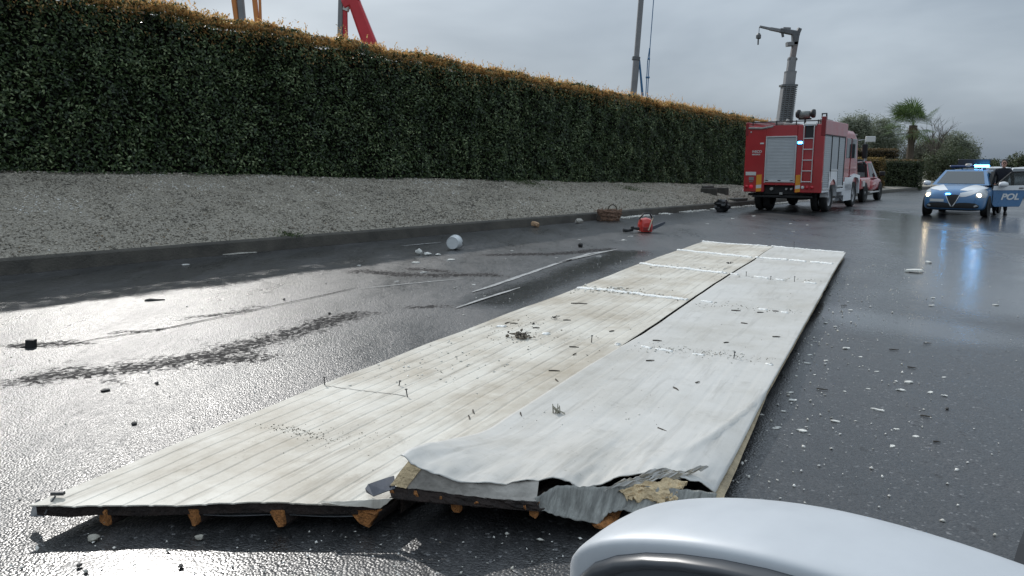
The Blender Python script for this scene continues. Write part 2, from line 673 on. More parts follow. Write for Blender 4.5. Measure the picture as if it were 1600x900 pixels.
# ---- pale scrape lines and tarred joints in the asphalt
def strip(name, pts, wd, m, z=0.009, jit=0.3):
    mb = MB()
    P2 = []
    for a, b in zip(pts, pts[1:]):
        a, b = ground(*a), ground(*b)
        k = max(2, int((b - a).length / 0.12))
        P2 += [a.lerp(b, i / k) for i in range(k)]
    P2.append(ground(*pts[-1]))
    rows = []
    for i, q in enumerate(P2):
        t = (P2[min(i + 1, len(P2) - 1)] - P2[max(i - 1, 0)]).normalized()
        nrm = Vector((t.y, -t.x, 0))
        off = nrm * 0.02 * fbm(i * .15, wd * 50)
        h = wd * .5 * (1 + jit * fbm(i * .5, 3.3, 9)) * min(1, .3 + min(i, len(P2) - 1 - i) * .2)
        rows.append([(q + off + nrm * h)[:2] + (z,), (q + off - nrm * h)[:2] + (z,)])
    ids = [[mb.p(c) for c in r] for r in rows]
    mb.bridge(ids, False)
    return mesh_obj(name, mb, m)
scr = mat('scraped_asphalt', (0.33, 0.33, 0.32), 0.5, var=0.4, vscale=14)
tar = mat('tar', (0.012, 0.012, 0.013), 0.9, spec=.1)
for pts, wd in (([(738, 457), (800, 437), (862, 415), (920, 397), (967, 390)], .075), ([(868, 412), (935, 396), (962, 391)], .05),
                ([(712, 482), (760, 466), (812, 450)], .05), ([(626, 385), (690, 379)], .07), ([(560, 452), (640, 444), (725, 436)], .035)):
    tag(strip('scrape_mark', pts, wd, scr), kind='structure')
for pts, wd in (([(80, 546), (150, 530), (260, 514), (340, 497), (430, 478), (560, 450)], .022),):
    tag(strip('tar_joint', pts, wd, tar), kind='structure')

# ---- kerb
def base_z(s):
    return 1.53 - 0.0275 * max(-8, min(40, s))
def kerb_h(s):
    return 0.235 - 0.0012 * max(0, s)
conc = mat('old_concrete', (0.058, 0.052, 0.042), 0.75, var=0.5, vscale=2.2, bump=0.6, bscale=30)
mb = MB()
rows = []
for s_ in np.arange(-30, 66, 0.25):
    h = kerb_h(s_)
    j = 0.006 * fbm(s_ * 1.3, 2)
    pr_ = [(0.05 + j, -0.05), (0.0 + j, h - .03), (-0.02 + j, h - .008), (-0.05 + j, h), (-0.2, h + .004), (-0.2, h - .15)]
    rows.append([mb.p(road_pt(s_, q, z)) for q, z in pr_])
mb.bridge(rows, False)
tag(mesh_obj('kerb', mb, conc, smooth=False), kind='structure')

# ---- gravel bank between the kerb and the hedge
grav = mat('gravel_bed', (0.30, 0.27, 0.22), 0.85, var=0.5, vscale=30, bump=1.0, bscale=60)
def bank_z(s, q):
    """q negative: distance behind the kerb"""
    d = -q
    zb, zk = base_z(s), kerb_h(s) - 0.01
    t = max(0, min(1, (d - 0.15) / 3.3))
    z = zk + (zb - zk) * (t * (1.25 - .25 * t))
    z += 0.035 * fbm(s * .5, q * .7, 4) * min(1, t * 5)
    if d > 4.6:
        z *= max(0, 1 - (d - 4.6) / 6)
    if s > 30:
        k = max(0.0, 1 - (s - 30) / 14)
        z = z * k + (1 - k) * min(z, .25)
    return z
mb = MB()
qq = [-.14, -.3, -.6, -.9, -1.2, -1.5, -1.8, -2.1, -2.4, -2.7, -3.0, -3.3, -3.6, -4.2, -4.8, -6, -8, -10.8]
rows = []
for s_ in np.arange(-30, 66, 0.4):
    rows.append([mb.p(road_pt(s_, q, bank_z(s_, q))) for q in qq])
mb.bridge(rows, False)
tag(mesh_obj('gravel_bank', mb, grav, smooth=True), kind='structure')

# loose stones of the bank
def stones(name, P, R, m, flat=0.6, tint=None):
    n = len(P)
    base = np.array([(1, 0, 0), (-1, 0, 0), (0, 1, 0), (0, -1, 0), (0, 0, 1), (0, 0, -1)], float)
    fc = np.array([(0, 2, 4), (2, 1, 4), (1, 3, 4), (3, 0, 4), (2, 0, 5), (1, 2, 5), (3, 1, 5), (0, 3, 5)])
    ang = RNG.random(n) * 6.283
    sc = np.stack([RNG.uniform(.8, 1.5, n), RNG.uniform(.6, 1.1, n), RNG.uniform(.45, .9, n) * flat / .6], 1) * R[:, None]
    V = base[None] * sc[:, None, :] * RNG.uniform(.75, 1.2, (n, 6, 1))
    V += RNG.normal(0, .18, (n, 6, 3)) * R[:, None, None]
    ca, sa = np.cos(ang)[:, None], np.sin(ang)[:, None]
    x = V[:, :, 0] * ca - V[:, :, 1] * sa
    y = V[:, :, 0] * sa + V[:, :, 1] * ca
    tilt = RNG.normal(0, .5, n)[:, None]
    y2 = y * np.cos(tilt) - V[:, :, 2] * np.sin(tilt)
    z2 = y * np.sin(tilt) + V[:, :, 2] * np.cos(tilt)
    W = np.stack([x, y2, z2], 2) + P[:, None, :]
    Fc = (fc[None] + (np.arange(n) * 6)[:, None, None]).reshape(-1, 3)
    return np_mesh(name, W.reshape(-1, 3), Fc, m, tint=np.repeat(RNG.random(n) if tint is None else tint, 8))
stone_m = leaf_mat('gravel_stone', (0.125, 0.112, 0.09), (0.54, 0.485, 0.395), 0.7, 0.0, accent=(0.66, 0.64, 0.6))
P, R, T = [], [], []
n = 0
while n < 48000:
    s_ = random.uniform(-3, 34) if random.random() > .45 else random.uniform(-3, 14)
    q_ = -random.uniform(0.17, 3.75)
    P.append(tuple(road_pt(s_, q_, bank_z(s_, q_) + .004)))
    R.append((random.uniform(.010, .020) if random.random() < .85 else random.uniform(.02, .032)) * (1 + .012 * max(0, s_)))
    T.append(min(1, max(0, random.random() * .8 + .28 * fbm(s_ * .5, q_ * .9, 3) + .22 * fbm(s_ * 2.2, q_ * 2.2, 7) + .10 * (-q_ - 1.6) / 1.6)))
    n += 1
tag(stones('gravel', np.array(P), np.array(R), stone_m, tint=np.array(T)), 'loose grey gravel stones covering the bank under the hedge', 'gravel', kind='stuff')

# low weeds on the bank
weed_m = leaf_mat('weed', (0.03, 0.05, 0.015), (0.09, 0.13, 0.04), 0.6, .2)
def weed(px0, py0, label, r, n, q=None):
    # the pixel is met with the bank's slope by stepping along the ray
    for k in range(400):
        y = 8 + k * .08
        p = atY(px0, py0, y)
        s_, q_ = road_sq(p)
        if q_ < -.1 and p.z <= bank_z(s_, q_):
            break
    pos = np.array([(p.x + random.gauss(0, r), p.y + random.gauss(0, r * .8), 0) for _ in range(n)])
    for row in pos:
        a, b_ = road_sq(row)
        row[2] = bank_z(a, b_) + random.uniform(0.0, .07)
    o = leaves('weed_patch', pos, np.tile((0, -.3, .6), (n, 1)), RNG.uniform(.03, .08, n), weed_m, aspect=.3)
    return tag(o, label, 'weeds', kind='stuff')
weed(815, 285, 'green weeds spreading on the gravel below the hedge foot', .45, 900)
weed(990, 297, 'sparse green weeds on the gravel near the brown basket', .3, 350)
weed(450, 372, 'green tuft growing at the kerb top', .14, 160)

# ---- far pavement apron by the low hedge
apron = mat('pale_paving', (0.27, 0.26, 0.24), 0.5, var=0.25, vscale=1.5)
mb = MB()
mb.box(44, 58, -4.5, -0.25, -0.05, 0.10)
o = mesh_obj('pavement', mb, apron)
Mrd = Matrix((AX, NX * -1, Vector((0, 0, 1)))).transposed().to_4x4()   # x along the road, y towards the hedge
Mrd = Matrix((AX, NX, Vector((0, 0, 1)))).transposed().to_4x4()
Mrd.translation = K0
o.data.transform(Mrd)
tag(o, kind='structure')

# ================================================================ HEDGES AND TREES
def hedge(name, label, s0, s1, qf, thick, zb, zt, count, size, leafm, tips=0, group=None, tipm=None, ends=True, amp=.17):
    root = thing(name, label, 'hedge', road_pt((s0 + s1) / 2, qf - thick / 2, 0), 0, group)
    off = root.location.copy()
    def bulge(s, z):
        return amp * (fbm(s * .55, z * .35, 11) * 1.1 + .16 * math.cos(s * 6.6 + 1.3 * math.sin(z * 1.1 + s)) + .5 * fbm(s * 1.2, z * .9, 21) + .7 * fbm(s * 2.2, z * 2.2, 5))
    def ztop(s):
        return zt(s) + .09 * fbm(s * .8, 3, 2) + .05 * fbm(s * 3.1, 7, 2)
    # dark twiggy inside
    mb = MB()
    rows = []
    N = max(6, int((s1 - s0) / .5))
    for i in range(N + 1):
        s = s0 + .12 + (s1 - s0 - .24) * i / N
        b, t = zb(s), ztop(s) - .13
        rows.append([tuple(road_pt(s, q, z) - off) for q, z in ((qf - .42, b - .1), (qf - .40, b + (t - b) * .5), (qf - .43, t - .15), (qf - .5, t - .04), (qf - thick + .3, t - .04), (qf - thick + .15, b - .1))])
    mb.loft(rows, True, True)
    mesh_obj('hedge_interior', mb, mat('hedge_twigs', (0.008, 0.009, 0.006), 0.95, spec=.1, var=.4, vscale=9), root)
    pos, nr = [], []
    length, hgt = s1 - s0, (zt((s0 + s1) / 2) - zb((s0 + s1) / 2))
    A_f, A_t, A_e = length * hgt, length * thick * .9, thick * hgt * (1 if ends else 0)
    tot = A_f + A_t + A_e
    nf, nt = int(count * A_f / tot), int(count * A_t / tot)
    for _ in range(nf):
        s = random.uniform(s0, s1)
        u = random.random()
        z = zb(s) - .02 + (ztop(s) - zb(s)) * u
        fo = random.expovariate(1 / .09)
        q = qf + bulge(s, z) - fo + .05 - (.10 * max(0, u - .93) / .07)
        pos.append(tuple(road_pt(s, q, z) - off))
        nr.append((NX.x, NX.y, .65))
    for _ in range(nt):
        s = random.uniform(s0, s1)
        q = qf - random.random() * thick
        z = ztop(s) + bulge(s, q * 3) * .5 - random.expovariate(1 / .05) + .02
        pos.append(tuple(road_pt(s, q, z) - off))
        nr.append((0, 0, 1))
    for _ in range(count - nf - nt):
        e = random.random() < .3
        s = s0 if e else s1
        q = qf - random.random() * thick
        z = zb(s) + (ztop(s) - zb(s)) * random.random()
        s += (-1 if e else 1) * (bulge(q * 3, z) * .6 - random.expovariate(1 / .06))
        pos.append(tuple(road_pt(s, q, z) - off))
        nr.append(tuple(AX * (-1 if e else 1)))
    pos, nr = np.array(pos), np.array(nr)
    sz = RNG.uniform(.7, 1.25, len(pos)) * size
    tint = np.clip(RNG.random(len(pos)) ** 1.3 * .95 + np.array([.32 * fbm(p_[0] * 1.1 + p_[1] * .9, p_[2] * 1.2, 4) for p_ in pos]) + .05, 0, 1)
    o = leaves('foliage', pos, nr, sz, leafm, root, tint, spread=.75)
    o['kind'] = 'stuff'
    if tips:
        pos, nr, up = [], [], []
        for _ in range(tips // 9):
            s = random.uniform(s0, s1)
            q = qf + .05 - thick * random.random() ** 1.5
            gate = fbm(s * 1.6, 3.3, 1)
            if fbm(s * 2.4, q * 2.4, 9) < -.05 and random.random() < .6:
                continue
            h = random.uniform(.05, .20) * (1 + 1.2 * max(0, gate)) + (random.uniform(.1, .25) if random.random() < .07 else 0)
            lean = Vector((random.gauss(0, .2), random.gauss(0, .2), 1))
            b = road_pt(s, q, ztop(s) - .06 + (-.10 if q > qf - .12 else 0))
            for k in range(9):
                p = b + lean * h * (k + .5) / 9 + Vector((random.gauss(0, .022), random.gauss(0, .022), 0)) - off
                pos.append(tuple(p))
                nr.append((random.gauss(0, .7), random.gauss(0, .7), .35))
        # young leaves also colour the upper face, thinning out downwards
        for _ in range(tips // 3):
            s = random.uniform(s0, s1)
            dz = random.expovariate(1 / .16)
            if dz > .8 or fbm(s * 1.3, dz * 2, 6) < -.25:
                continue
            z = ztop(s) + .02 - dz
            pos.append(tuple(road_pt(s, qf + bulge(s, z) + .03 - random.expovariate(1 / .03) - (.1 if dz < .12 else 0), z) - off))
            nr.append((NX.x, NX.y, .8))
        pos, nr = np.array(pos), np.array(nr)
        o = leaves('new_growth', pos, nr, RNG.uniform(.7, 1.2, len(pos)) * size * .85, tipm, root, spread=.5, up=(0, 0, 1.6))
        o['kind'] = 'stuff'
    return root
hleaf = leaf_mat('hedge_leaf', (0.014, 0.027, 0.009), (0.085, 0.135, 0.048), .36, .25, accent=(0.28, .34, .17))
tipm = leaf_mat('new_leaf', (0.30, 0.20, 0.07), (0.78, 0.44, 0.17), .5, .62, accent=(0.75, .60, .26))
hedge('hedge', 'long tall clipped dark green hedge with orange tips on the gravel bank', -7, 37, -3.45, 1.3,
      base_z, lambda s: 5.03 - 0.0355 * s, 185000, .084, hleaf, tips=80000, tipm=tipm)

# ================================================================ THE FALLEN ROOF PANELS
A_P = ground(60, 785, .13)
A_P.z = 0
PAN_YAW = math.degrees(math.atan2(.446, .895))
def skin_material(name, tone, dirt, dirt_amt, streak):
    m = bpy.data.materials.new(name)
    m.use_nodes = True
    n, l = m.node_tree.nodes, m.node_tree.links
    b = n['Principled BSDF']
    tc = n.new('ShaderNodeTexCoord')
    mp = n.new('ShaderNodeMapping')
    mp.inputs['Scale'].default_value = (7.0, 0.55, 1)
    l.new(tc.outputs['Object'], mp.inputs['Vector'])
    a = n.new('ShaderNodeTexNoise')
    a.inputs['Scale'].default_value = 2.2
    a.inputs['Detail'].default_value = 9
    a.inputs['Roughness'].default_value = .68
    l.new(mp.outputs['Vector'], a.inputs['Vector'])
    c = n.new('ShaderNodeTexNoise')
    c.inputs['Scale'].default_value = 1.1
    c.inputs['Detail'].default_value = 7
    c.inputs['Roughness'].default_value = .65
    l.new(tc.outputs['Object'], c.inputs['Vector'])
    sp = n.new('ShaderNodeTexNoise')
    sp.inputs['Scale'].default_value = 46
    sp.inputs['Detail'].default_value = 3
    l.new(tc.outputs['Object'], sp.inputs['Vector'])
    def ramp(src, p0, p1, hi):
        r = n.new('ShaderNodeMapRange')
        r.inputs['From Min'].default_value = p0
        r.inputs['From Max'].default_value = p1
        r.inputs['To Max'].default_value = hi
        l.new(src, r.inputs['Value'])
        return r.outputs['Result']
    def mix(fac, A, B):
        x = n.new('ShaderNodeMix')
        x.data_type = 'RGBA'
        if isinstance(fac, float):
            x.inputs['Factor'].default_value = fac
        else:
            l.new(fac, x.inputs['Factor'])
        for k, v in (('A', A), ('B', B)):
            if isinstance(v, tuple):
                x.inputs[k].default_value = (*v, 1)
            else:
                l.new(v, x.inputs[k])
        return x.outputs['Result']
    col = mix(ramp(c.outputs['Fac'], .40, .68, dirt_amt), tone, dirt)
    blot = n.new('ShaderNodeTexNoise')
    blot.inputs['Scale'].default_value = 5.5
    blot.inputs['Detail'].default_value = 8
    blot.inputs['Roughness'].default_value = .75
    l.new(tc.outputs['Object'], blot.inputs['Vector'])
    col = mix(ramp(blot.outputs['Fac'], .56, .74, dirt_amt * .6), col, tuple(x * .7 for x in dirt))
    col = mix(ramp(blot.outputs['Fac'], .44, .30, .5), col, tuple(min(1, x * 1.12) for x in tone))
    col = mix(ramp(a.outputs['Fac'], .52, .74, streak), col, tuple(x * .55 for x in dirt))
    # small specks, gathered where the large noise is high
    g = n.new('ShaderNodeMath')
    g.operation = 'MULTIPLY'
    l.new(ramp(sp.outputs['Fac'], .66, .74, .55), g.inputs[0])
    l.new(ramp(c.outputs['Fac'], .40, .62, 1.0), g.inputs[1])
    col = mix(g.outputs['Value'], col, (.13, .11, .08))
    l.new(col, b.inputs['Base Color'])
    r = n.new('ShaderNodeMapRange')
    r.inputs['To Min'].default_value = .48
    r.inputs['To Max'].default_value = .75
    l.new(c.outputs['Fac'], r.inputs['Value'])
    l.new(r.outputs['Result'], b.inputs['Roughness'])
    bp = n.new('ShaderNodeBump')
    bp.inputs['Strength'].default_value = .25
    bp.inputs['Distance'].default_value = .01
    l.new(a.outputs['Fac'], bp.inputs['Height'])
    l.new(bp.outputs['Normal'], b.inputs['Normal'])
    return m
M_SKIN_L = skin_material('white_skin_dirty', (.62, .585, .51), (.37, .315, .235), 1.0, .7)
M_SKIN_R = skin_material('white_skin_clean', (.55, .535, .50), (.40, .375, .325), .75, .45)
M_CORE = mat('dark_core', (.022, .014, .011), .8, var=.7, vscale=14, bump=.8, bscale=50)  # near-black brown, mottled by noise
M_FOAM = mat('orange_foam', (.36, .15, .045), .9, var=.45, vscale=35, bump=1.0, bscale=90)
M_CREAM = mat('cream_foam', (.66, .51, .31), .9, var=.3, vscale=16, bump=.9, bscale=50)
M_UNDER = mat('galvanised_sheet', (.17, .175, .18), .5, metal=.4, var=.35, vscale=10, bump=.2)
M_GREY = mat('weathered_sheet', (.25, .25, .23), .7, var=.45, vscale=9, bump=.5, bscale=40, stretch=(6, 1, 1))
M_SEAL = mat('white_sealant', (.86, .85, .81), .75, var=.08, vscale=20, bump=1.0, bscale=45)
M_STEEL = mat('screw_steel', (.08, .08, .08), .5, metal=.6)

def interp(t, xs, ys):
    return float(np.interp(t, xs, ys))
def wl(px, py, z=.13):
    d = ground(px, py, z) - A_P
    return d.x * .895 - d.y * .446, d.x * .446 + d.y * .895, z
def far_l(w):
    return interp(w, (-.1, .43, 1.6, 2.63), (13.55, 13.3, 12.94, 12.6))
def left_w(l):
    return interp(l, (0, .9, 2, 3.8, 6.5, 13.6), (0, -.07, -.11, -.07, -.06, -.05))
def front_left(w):
    return .478 * w
def surf_z(w, l):
    z = .13 + .014 * fbm(w * .8, l * .35, 2) + .005 * fbm(w * 3, l * 1.3, 6)
    z -= .05 * max(0, (l - 9) / 4.5)          # the far end lies lower
    return z
GROOVE = .112
def cols(w0, w1, depth):
    """column positions and heights of a lightly ribbed skin"""
    xs = [(w0, 0), (w0 + .03, 0)]
    g = math.floor(w0 / GROOVE) + 1
    while g * GROOVE < w1 - .03:
        c = g * GROOVE + .006 * math.sin(g * 7.1)
        if c > w0 + .05:
            xs += [(c - .012, 0), (c - .003, -depth), (c + .006, -depth), (c + .016, 0)]
            xs += [(c + GROOVE * .55, .0006)]
        g += 1
    xs = sorted(x for x in xs if x[0] < w1 - .02)
    xs += [(w1, 0)]
    return xs
PANELS = []
WS = 1.375
pl = thing('roof_panel', 'dirty white ribbed roof panel with orange foam ribs, lying beside the curled panel', 'roof panel', A_P, PAN_YAW, 'torn roof panels')
pr_ = thing('roof_panel', 'smoother white roof panel with a curled torn front edge and grey sheet below', 'roof panel', A_P, PAN_YAW, 'torn roof panels')

# ---- left panel
def panel_skin(parent, w0f, w1, depth, frontf, m, name='skin', zf=surf_z, lo=0.0, th=.006):
    cs = cols(0, 1, 1)
    mb = MB()
    xs = cols(w0f(3), w1, depth)
    wa = w0f(3)
    NL = 110
    rows = []
    for j in range(NL + 1):
        t = (j / NL) ** 1.35
        row = []
        for w, dz in xs:
            l0, l1 = frontf(w), far_l(w)
            l = l0 + (l1 - l0) * t
            ww = w
            k = max(0, 1 - (w - wa) / .5)
            ww = w + (w0f(l) - wa) * k
            jag = 0
            if j == 0:
                jag = .012 * fbm(w * 9, 1.5) 
            row.append(mb.p((ww, l + jag, zf(w, l) + dz)))
        rows.append(row)
    mb.bridge(rows, False)
    return mesh_obj(name, mb, m, parent, solid=th)
panel_skin(pl, left_w, WS - .010, .0026, front_left, M_SKIN_L)
# foam core under the skin: near-black face at the front
def core(parent, w0f, w1, frontf, th, zf=surf_z, gap=.009, inset=.012, w_in=.02):
    mb = MB()
    top, bot = [], []
    NL, NW = 40, 10
    for j in range(NL + 1):
        t = j / NL
        a, b = [], []
        for i in range(NW + 1):
            u = i / NW
            w_ = w0f(3) + w_in + (w1 - w_in - (w0f(3) + w_in)) * u
            l = frontf(w_) + inset + (far_l(w_) - .03 - frontf(w_) - inset) * t
            ww = w_ + (w0f(l) - w0f(3)) * max(0, 1 - (w_ - w0f(3)) / .5)
            zt = zf(w_, l) - gap
            rag = .012 * fbm(w_ * 7, 2.2) if j == 0 else 0
            a.append(mb.p((ww, l + rag, zt)))
            b.append(mb.p((ww, l, max(.018, zt - th - .008 * fbm(w_ * 6, l * 2)))))
        top.append(a)
        bot.append(b)
    mb.bridge(top, False)
    mb.bridge(bot, False)
    for k in range(NW):
        mb.f.append([top[0][k], top[0][k + 1], bot[0][k + 1], bot[0][k]])
        mb.f.append([top[-1][k], top[-1][k + 1], bot[-1][k + 1], bot[-1][k]])
    for k in range(NL):
        for e in (0, NW):
            mb.f.append([top[k][e], top[k + 1][e], bot[k + 1][e], bot[k][e]])
    return mesh_obj('foam_core', mb, M_CORE, parent)
core(pl, left_w, WS - .01, front_left, .046)

def rib(parent, wc, l0, l1, zt, zb, wt, wb, skew=0.0, m=M_FOAM):
    """a foam-filled trapezoid rib running along the panel, its broken end showing at the front"""
    mb = MB()
    rows = []
    n = 14
    for j in range(n + 1):
        l = l0 + (l1 - l0) * j / n
        ring = []
        for k, (x, z) in enumerate(((-wt, zt), (-wt * .95, zt - .012), (-wb, zb + .012), (-wb * .5, zb), (wb * .55, zb), (wb, zb + .014), (wt * .9, zt - .014), (wt, zt))):
            e = .006 if j else .010
            ring.append((wc + x + skew * (zt - z) + e * fbm(k * 3.1, wc * 9 + j), l + (.016 * fbm(k * 2.2, wc * 5) if j == 0 else 0), z + .5 * e * fbm(k * 2.7, j + wc * 4, 7)))
        rows.append(ring)
    # only the broken end is bare foam; behind it the rib is wrapped in the dark metal tray
    body = MB()
    body.loft([[(wc + (x - wc) * 1.06, y + .0, z - .0015) for x, y, z in r] for r in rows[1:]], True, True)
    mb.loft([rows[0], [(x * .999 + wc * .001, l0 + .05, z) for x, y, z in rows[1]]], True, True)
    o = mesh_obj('foam_rib', mb, m, parent)
    sh = MB()
    r1 = rows[1]
    sh.loft([[(wc + (x - wc) * 1.05, l0 + .018, z - .001) for x, y, z in r1], [(wc + (x - wc) * 1.05, l1, z - .001) for x, y, z in r1]], True, False)
    mesh_obj('rib_sheath', sh, M_CORE, o)
    return o
for px, top, wt, wb, sk in ((163, .098, .030, .024, .2), (303, .098, .028, .020, .2), (438, .098, .032, .024, .3), (572, .101, .078, .022, .25)):
    w_, l_, _ = wl(px, 800, .08)
    rib(pl, w_, front_left(w_) + .006, 9.5, top, .026, wt, wb, sk)
# metal tray under the ribs and the bent flap at the corner
mb = MB()
mb.grid(lambda u, v: (.03 + (WS - .08) * u, front_left(.03 + (WS - .08) * u) + .03 + 9.3 * v, .066 + .004 * math.sin(u * 20)), 24, 8)
mesh_obj('under_sheet', mb, M_UNDER, pl, solid=.004)
mb = MB()
f0 = [(0.03, 0.02, .122), (-.02, .03, .118), (-.06, .05, .105), (-.11, .06, .096)]
f1 = [(0.03, -.005, .072), (-.01, -.02, .070), (-.05, -.015, .060), (-.105, .035, .080)]
mb.bridge([[mb.p(q) for q in f0], [mb.p(q) for q in f1]], False)
mesh_obj('bent_flap', mb, M_UNDER, pl, solid=.004)
mb = MB()
mb.xf = Matrix.Translation((.03, .07, .15)) @ Matrix.Rotation(.5, 4, 'Z')
mb.box(-.03, .03, -.01, .01, -.008, .008, .003)
mb.xf = None
mb.tube([(.045, .05, .148), (.05, .02, .125), (.055, -.01, .09)], .004, 6)
mesh_obj('broken_clip', mb, M_STEEL, pl)
# frayed white lip above the right rib
mb = MB()
def lip(u, v):
    w = 1.14 + .24 * u
    return (w + .05 * v * u, front_left(w) - .012 + .02 * v - .01 * u, surf_z(w, .6) + .004 - .012 * (1 - v) * u + .006 * fbm(u * 5, v * 3) + .035 * u * v)
mb.grid(lip, 10, 4)
mesh_obj('frayed_lip', mb, M_SKIN_L, pl, solid=.004)

# ---- right panel: pixel rows of the torn edge with their height above the road
EDGE = [wl(*q) for q in ((627, 711, .335), (650, 728, .305), (680, 741, .272), (720, 752, .240), (770, 755, .225), (815, 752, .222), (862, 746, .228), (890, 752, .215), (905, 761, .195), (935, 757, .188), (958, 748, .195), (985, 741, .20), (1012, 738, .20), (1050, 741, .178), (1088, 752, .138), (1118, 768, .088))]
E_U = np.linspace(0, 1, len(EDGE))
E_W, E_L, E_Z = (np.array([e[k] for e in EDGE]) for k in range(3))
R_EDGE_L = (1.0, 1.4, 1.8, 2.3, 2.8, 3.4)
R_EDGE_Z = (.070, .075, .085, .100, .118, .13)
def right_profile(u, l):
    """height of the right panel: a folded-down strip on the right for the first metres"""
    w = WS + .008 + (2.63 - WS) * u
    z = surf_z(w, l) + .004
    fold = interp(l, (1.2, 1.7, 2.6, 3.1), (.30, .24, .08, 0.0))
    if fold > 0:
        k = max(0, (w - (2.63 - fold)) / fold)
        zr = interp(l, R_EDGE_L, R_EDGE_Z)
        z = z * (1 - k) + zr * k
        if 0 < k < .25:
            z += .012 * math.sin(k / .25 * math.pi)
    return w, z
mb = MB()
NU, NJ = 84, 120
rows = []
for j in range(NJ + 1):
    t = (j / NJ) ** 1.5
    row = []
    for i in range(NU + 1):
        u = i / NU
        ew, el, ez = (interp(u, E_U, arr) for arr in (E_W, E_L, E_Z))
        wf = WS + .008 + (2.63 - WS) * u
        l = el + (far_l(wf) - el) * t
        w, z = right_profile(u, l)
        k = max(0, 1 - (l - el) / interp(u, (0, .5, 1), (1.0, 1.2, .7)))
        k = k * k * (3 - 2 * k)
        z = z * (1 - k) + ez * k
        w += interp(l, (0, 3.3, 4.1, 4.5, 10.6, 11.2, 13), (-.03, -.03, 0, .020, .020, 0, 0)) * max(0, 1 - u * 12)
        if u < .04 and l < 4:
            z += .003
        w = w * (1 - k) + ew * k
        gz = 0
        ph = (w / GROOVE) % 1
        amp = interp(l, (1, 3.4, 5), (.0035, .003, .0008))
        gz = -amp * max(0, 1 - abs(ph - .5) / .12)
        # small crumples near the torn front
        cr = .010 * k * fbm(w * 11, l * 6, 3) + .004 * k * fbm(w * 30, l * 15, 5)
        row.append(mb.p((w, l + (.010 * fbm(u * 60, 4.4) if j == 0 else 0), z + gz + cr)))
    rows.append(row)
mb.bridge(rows, False)
mesh_obj('skin', mb, M_SKIN_R, pr_, smooth=True, solid=.004)
# core of the right panel, seen where the skin has lifted
def front_right(w):
    return interp(w, (1.2, 1.38, 1.62, 2.0, 2.3, 2.63), (1.05, 1.1, 1.22, 1.45, 1.75, 1.75))
core(pr_, lambda l: WS + .01, 2.62, front_right, .045, zf=lambda w, l: min(surf_z(w, l), right_profile((w - WS) / (2.63 - WS), l)[1]) - .004, gap=.012, inset=.02)
# cream foam face below the lifted skin
mb = MB()
fa = [wl(*q) for q in ((611, 757, .205), (640, 763, .196), (690, 769, .184), (740, 776, .172), (790, 781, .166), (838, 783, .160))]
fb = [tuple(interp(u, E_U, a_) + d_ for a_, d_ in ((E_W, 0), (E_L, .010), (E_Z, -.009))) for u in (.03, .09, .16, .23, .30, .37)]
fc_ = [wl(*q) for q in ((608, 759, .202), (660, 765, .190), (720, 772, .177), (790, 782, .164), (842, 785, .158))]
def lerp_poly(P, t):
    x = t * (len(P) - 1)
    i = min(int(x), len(P) - 2)
    return tuple(P[i][k] + (P[i + 1][k] - P[i][k]) * (x - i) for k in range(3))
def face(u, v):
    a, b = lerp_poly(fa, u), lerp_poly(fb, u)
    e = .006 * fbm(u * 14, v * 3, 2)
    return tuple(a[k] + (b[k] - a[k]) * v for k in range(2)) + (a[2] + (b[2] - a[2]) * v + e,)
mb.grid(lambda u, v: face(u * .17, v), 12, 5)
mesh_obj('exposed_foam', mb, M_CREAM, pr_, smooth=False, solid=.01)
mb = MB()
mb.grid(lambda u, v: face(.17 + u * .83, v), 36, 5)
mesh_obj('torn_liner', mb, mat('grey_liner', (.36, .335, .30), .8, var=.3, vscale=9, bump=.5, bscale=30), pr_, smooth=False, solid=.008)
for k in (0, 2, 3, 5, 8):
    # flecks of orange foam left on the near-black face
    a, b = lerp_poly(fc_, (k + .3 + .5 * math.sin(k * 5.1)) / 9.2), None
    rr9 = random.Random(k)
    mb = MB()
    rad = rr9.uniform(.003, .010)
    mb.loft([[(a[0] + rad * 1.5 * math.cos(t_) * s_, a[1] - .012 - .012 * (1 - s_), a[2] - rr9.uniform(.01, .03) + rad * math.sin(t_) * s_) for t_ in (0, 1.2, 2.3, 3.3, 4.4, 5.4)] for s_ in (1.0, .55)])
    mesh_obj('foam_fleck', mb, M_FOAM, pr_)
# near-black front face below
mb = MB()
fc = [wl(*q) for q in ((608, 759, .202), (660, 765, .190), (720, 772, .177), (790, 782, .164), (842, 785, .158))]
fd = [wl(*q) for q in ((612, 778, .158), (660, 783, .148), (720, 788, .138), (790, 794, .130), (842, 798, .125))]
def face2(u, v):
    a, b = lerp_poly(fc, u), lerp_poly(fd, u)
    return (a[0] + (b[0] - a[0]) * v + .006 * fbm(u * 20, v * 4), a[1] + (b[1] - a[1]) * v + .010 * fbm(u * 16, v * 5, 3), a[2] + (b[2] - a[2]) * v)
mb.grid(face2, 34, 4)
mesh_obj('dark_face', mb, M_CORE, pr_, solid=.03)
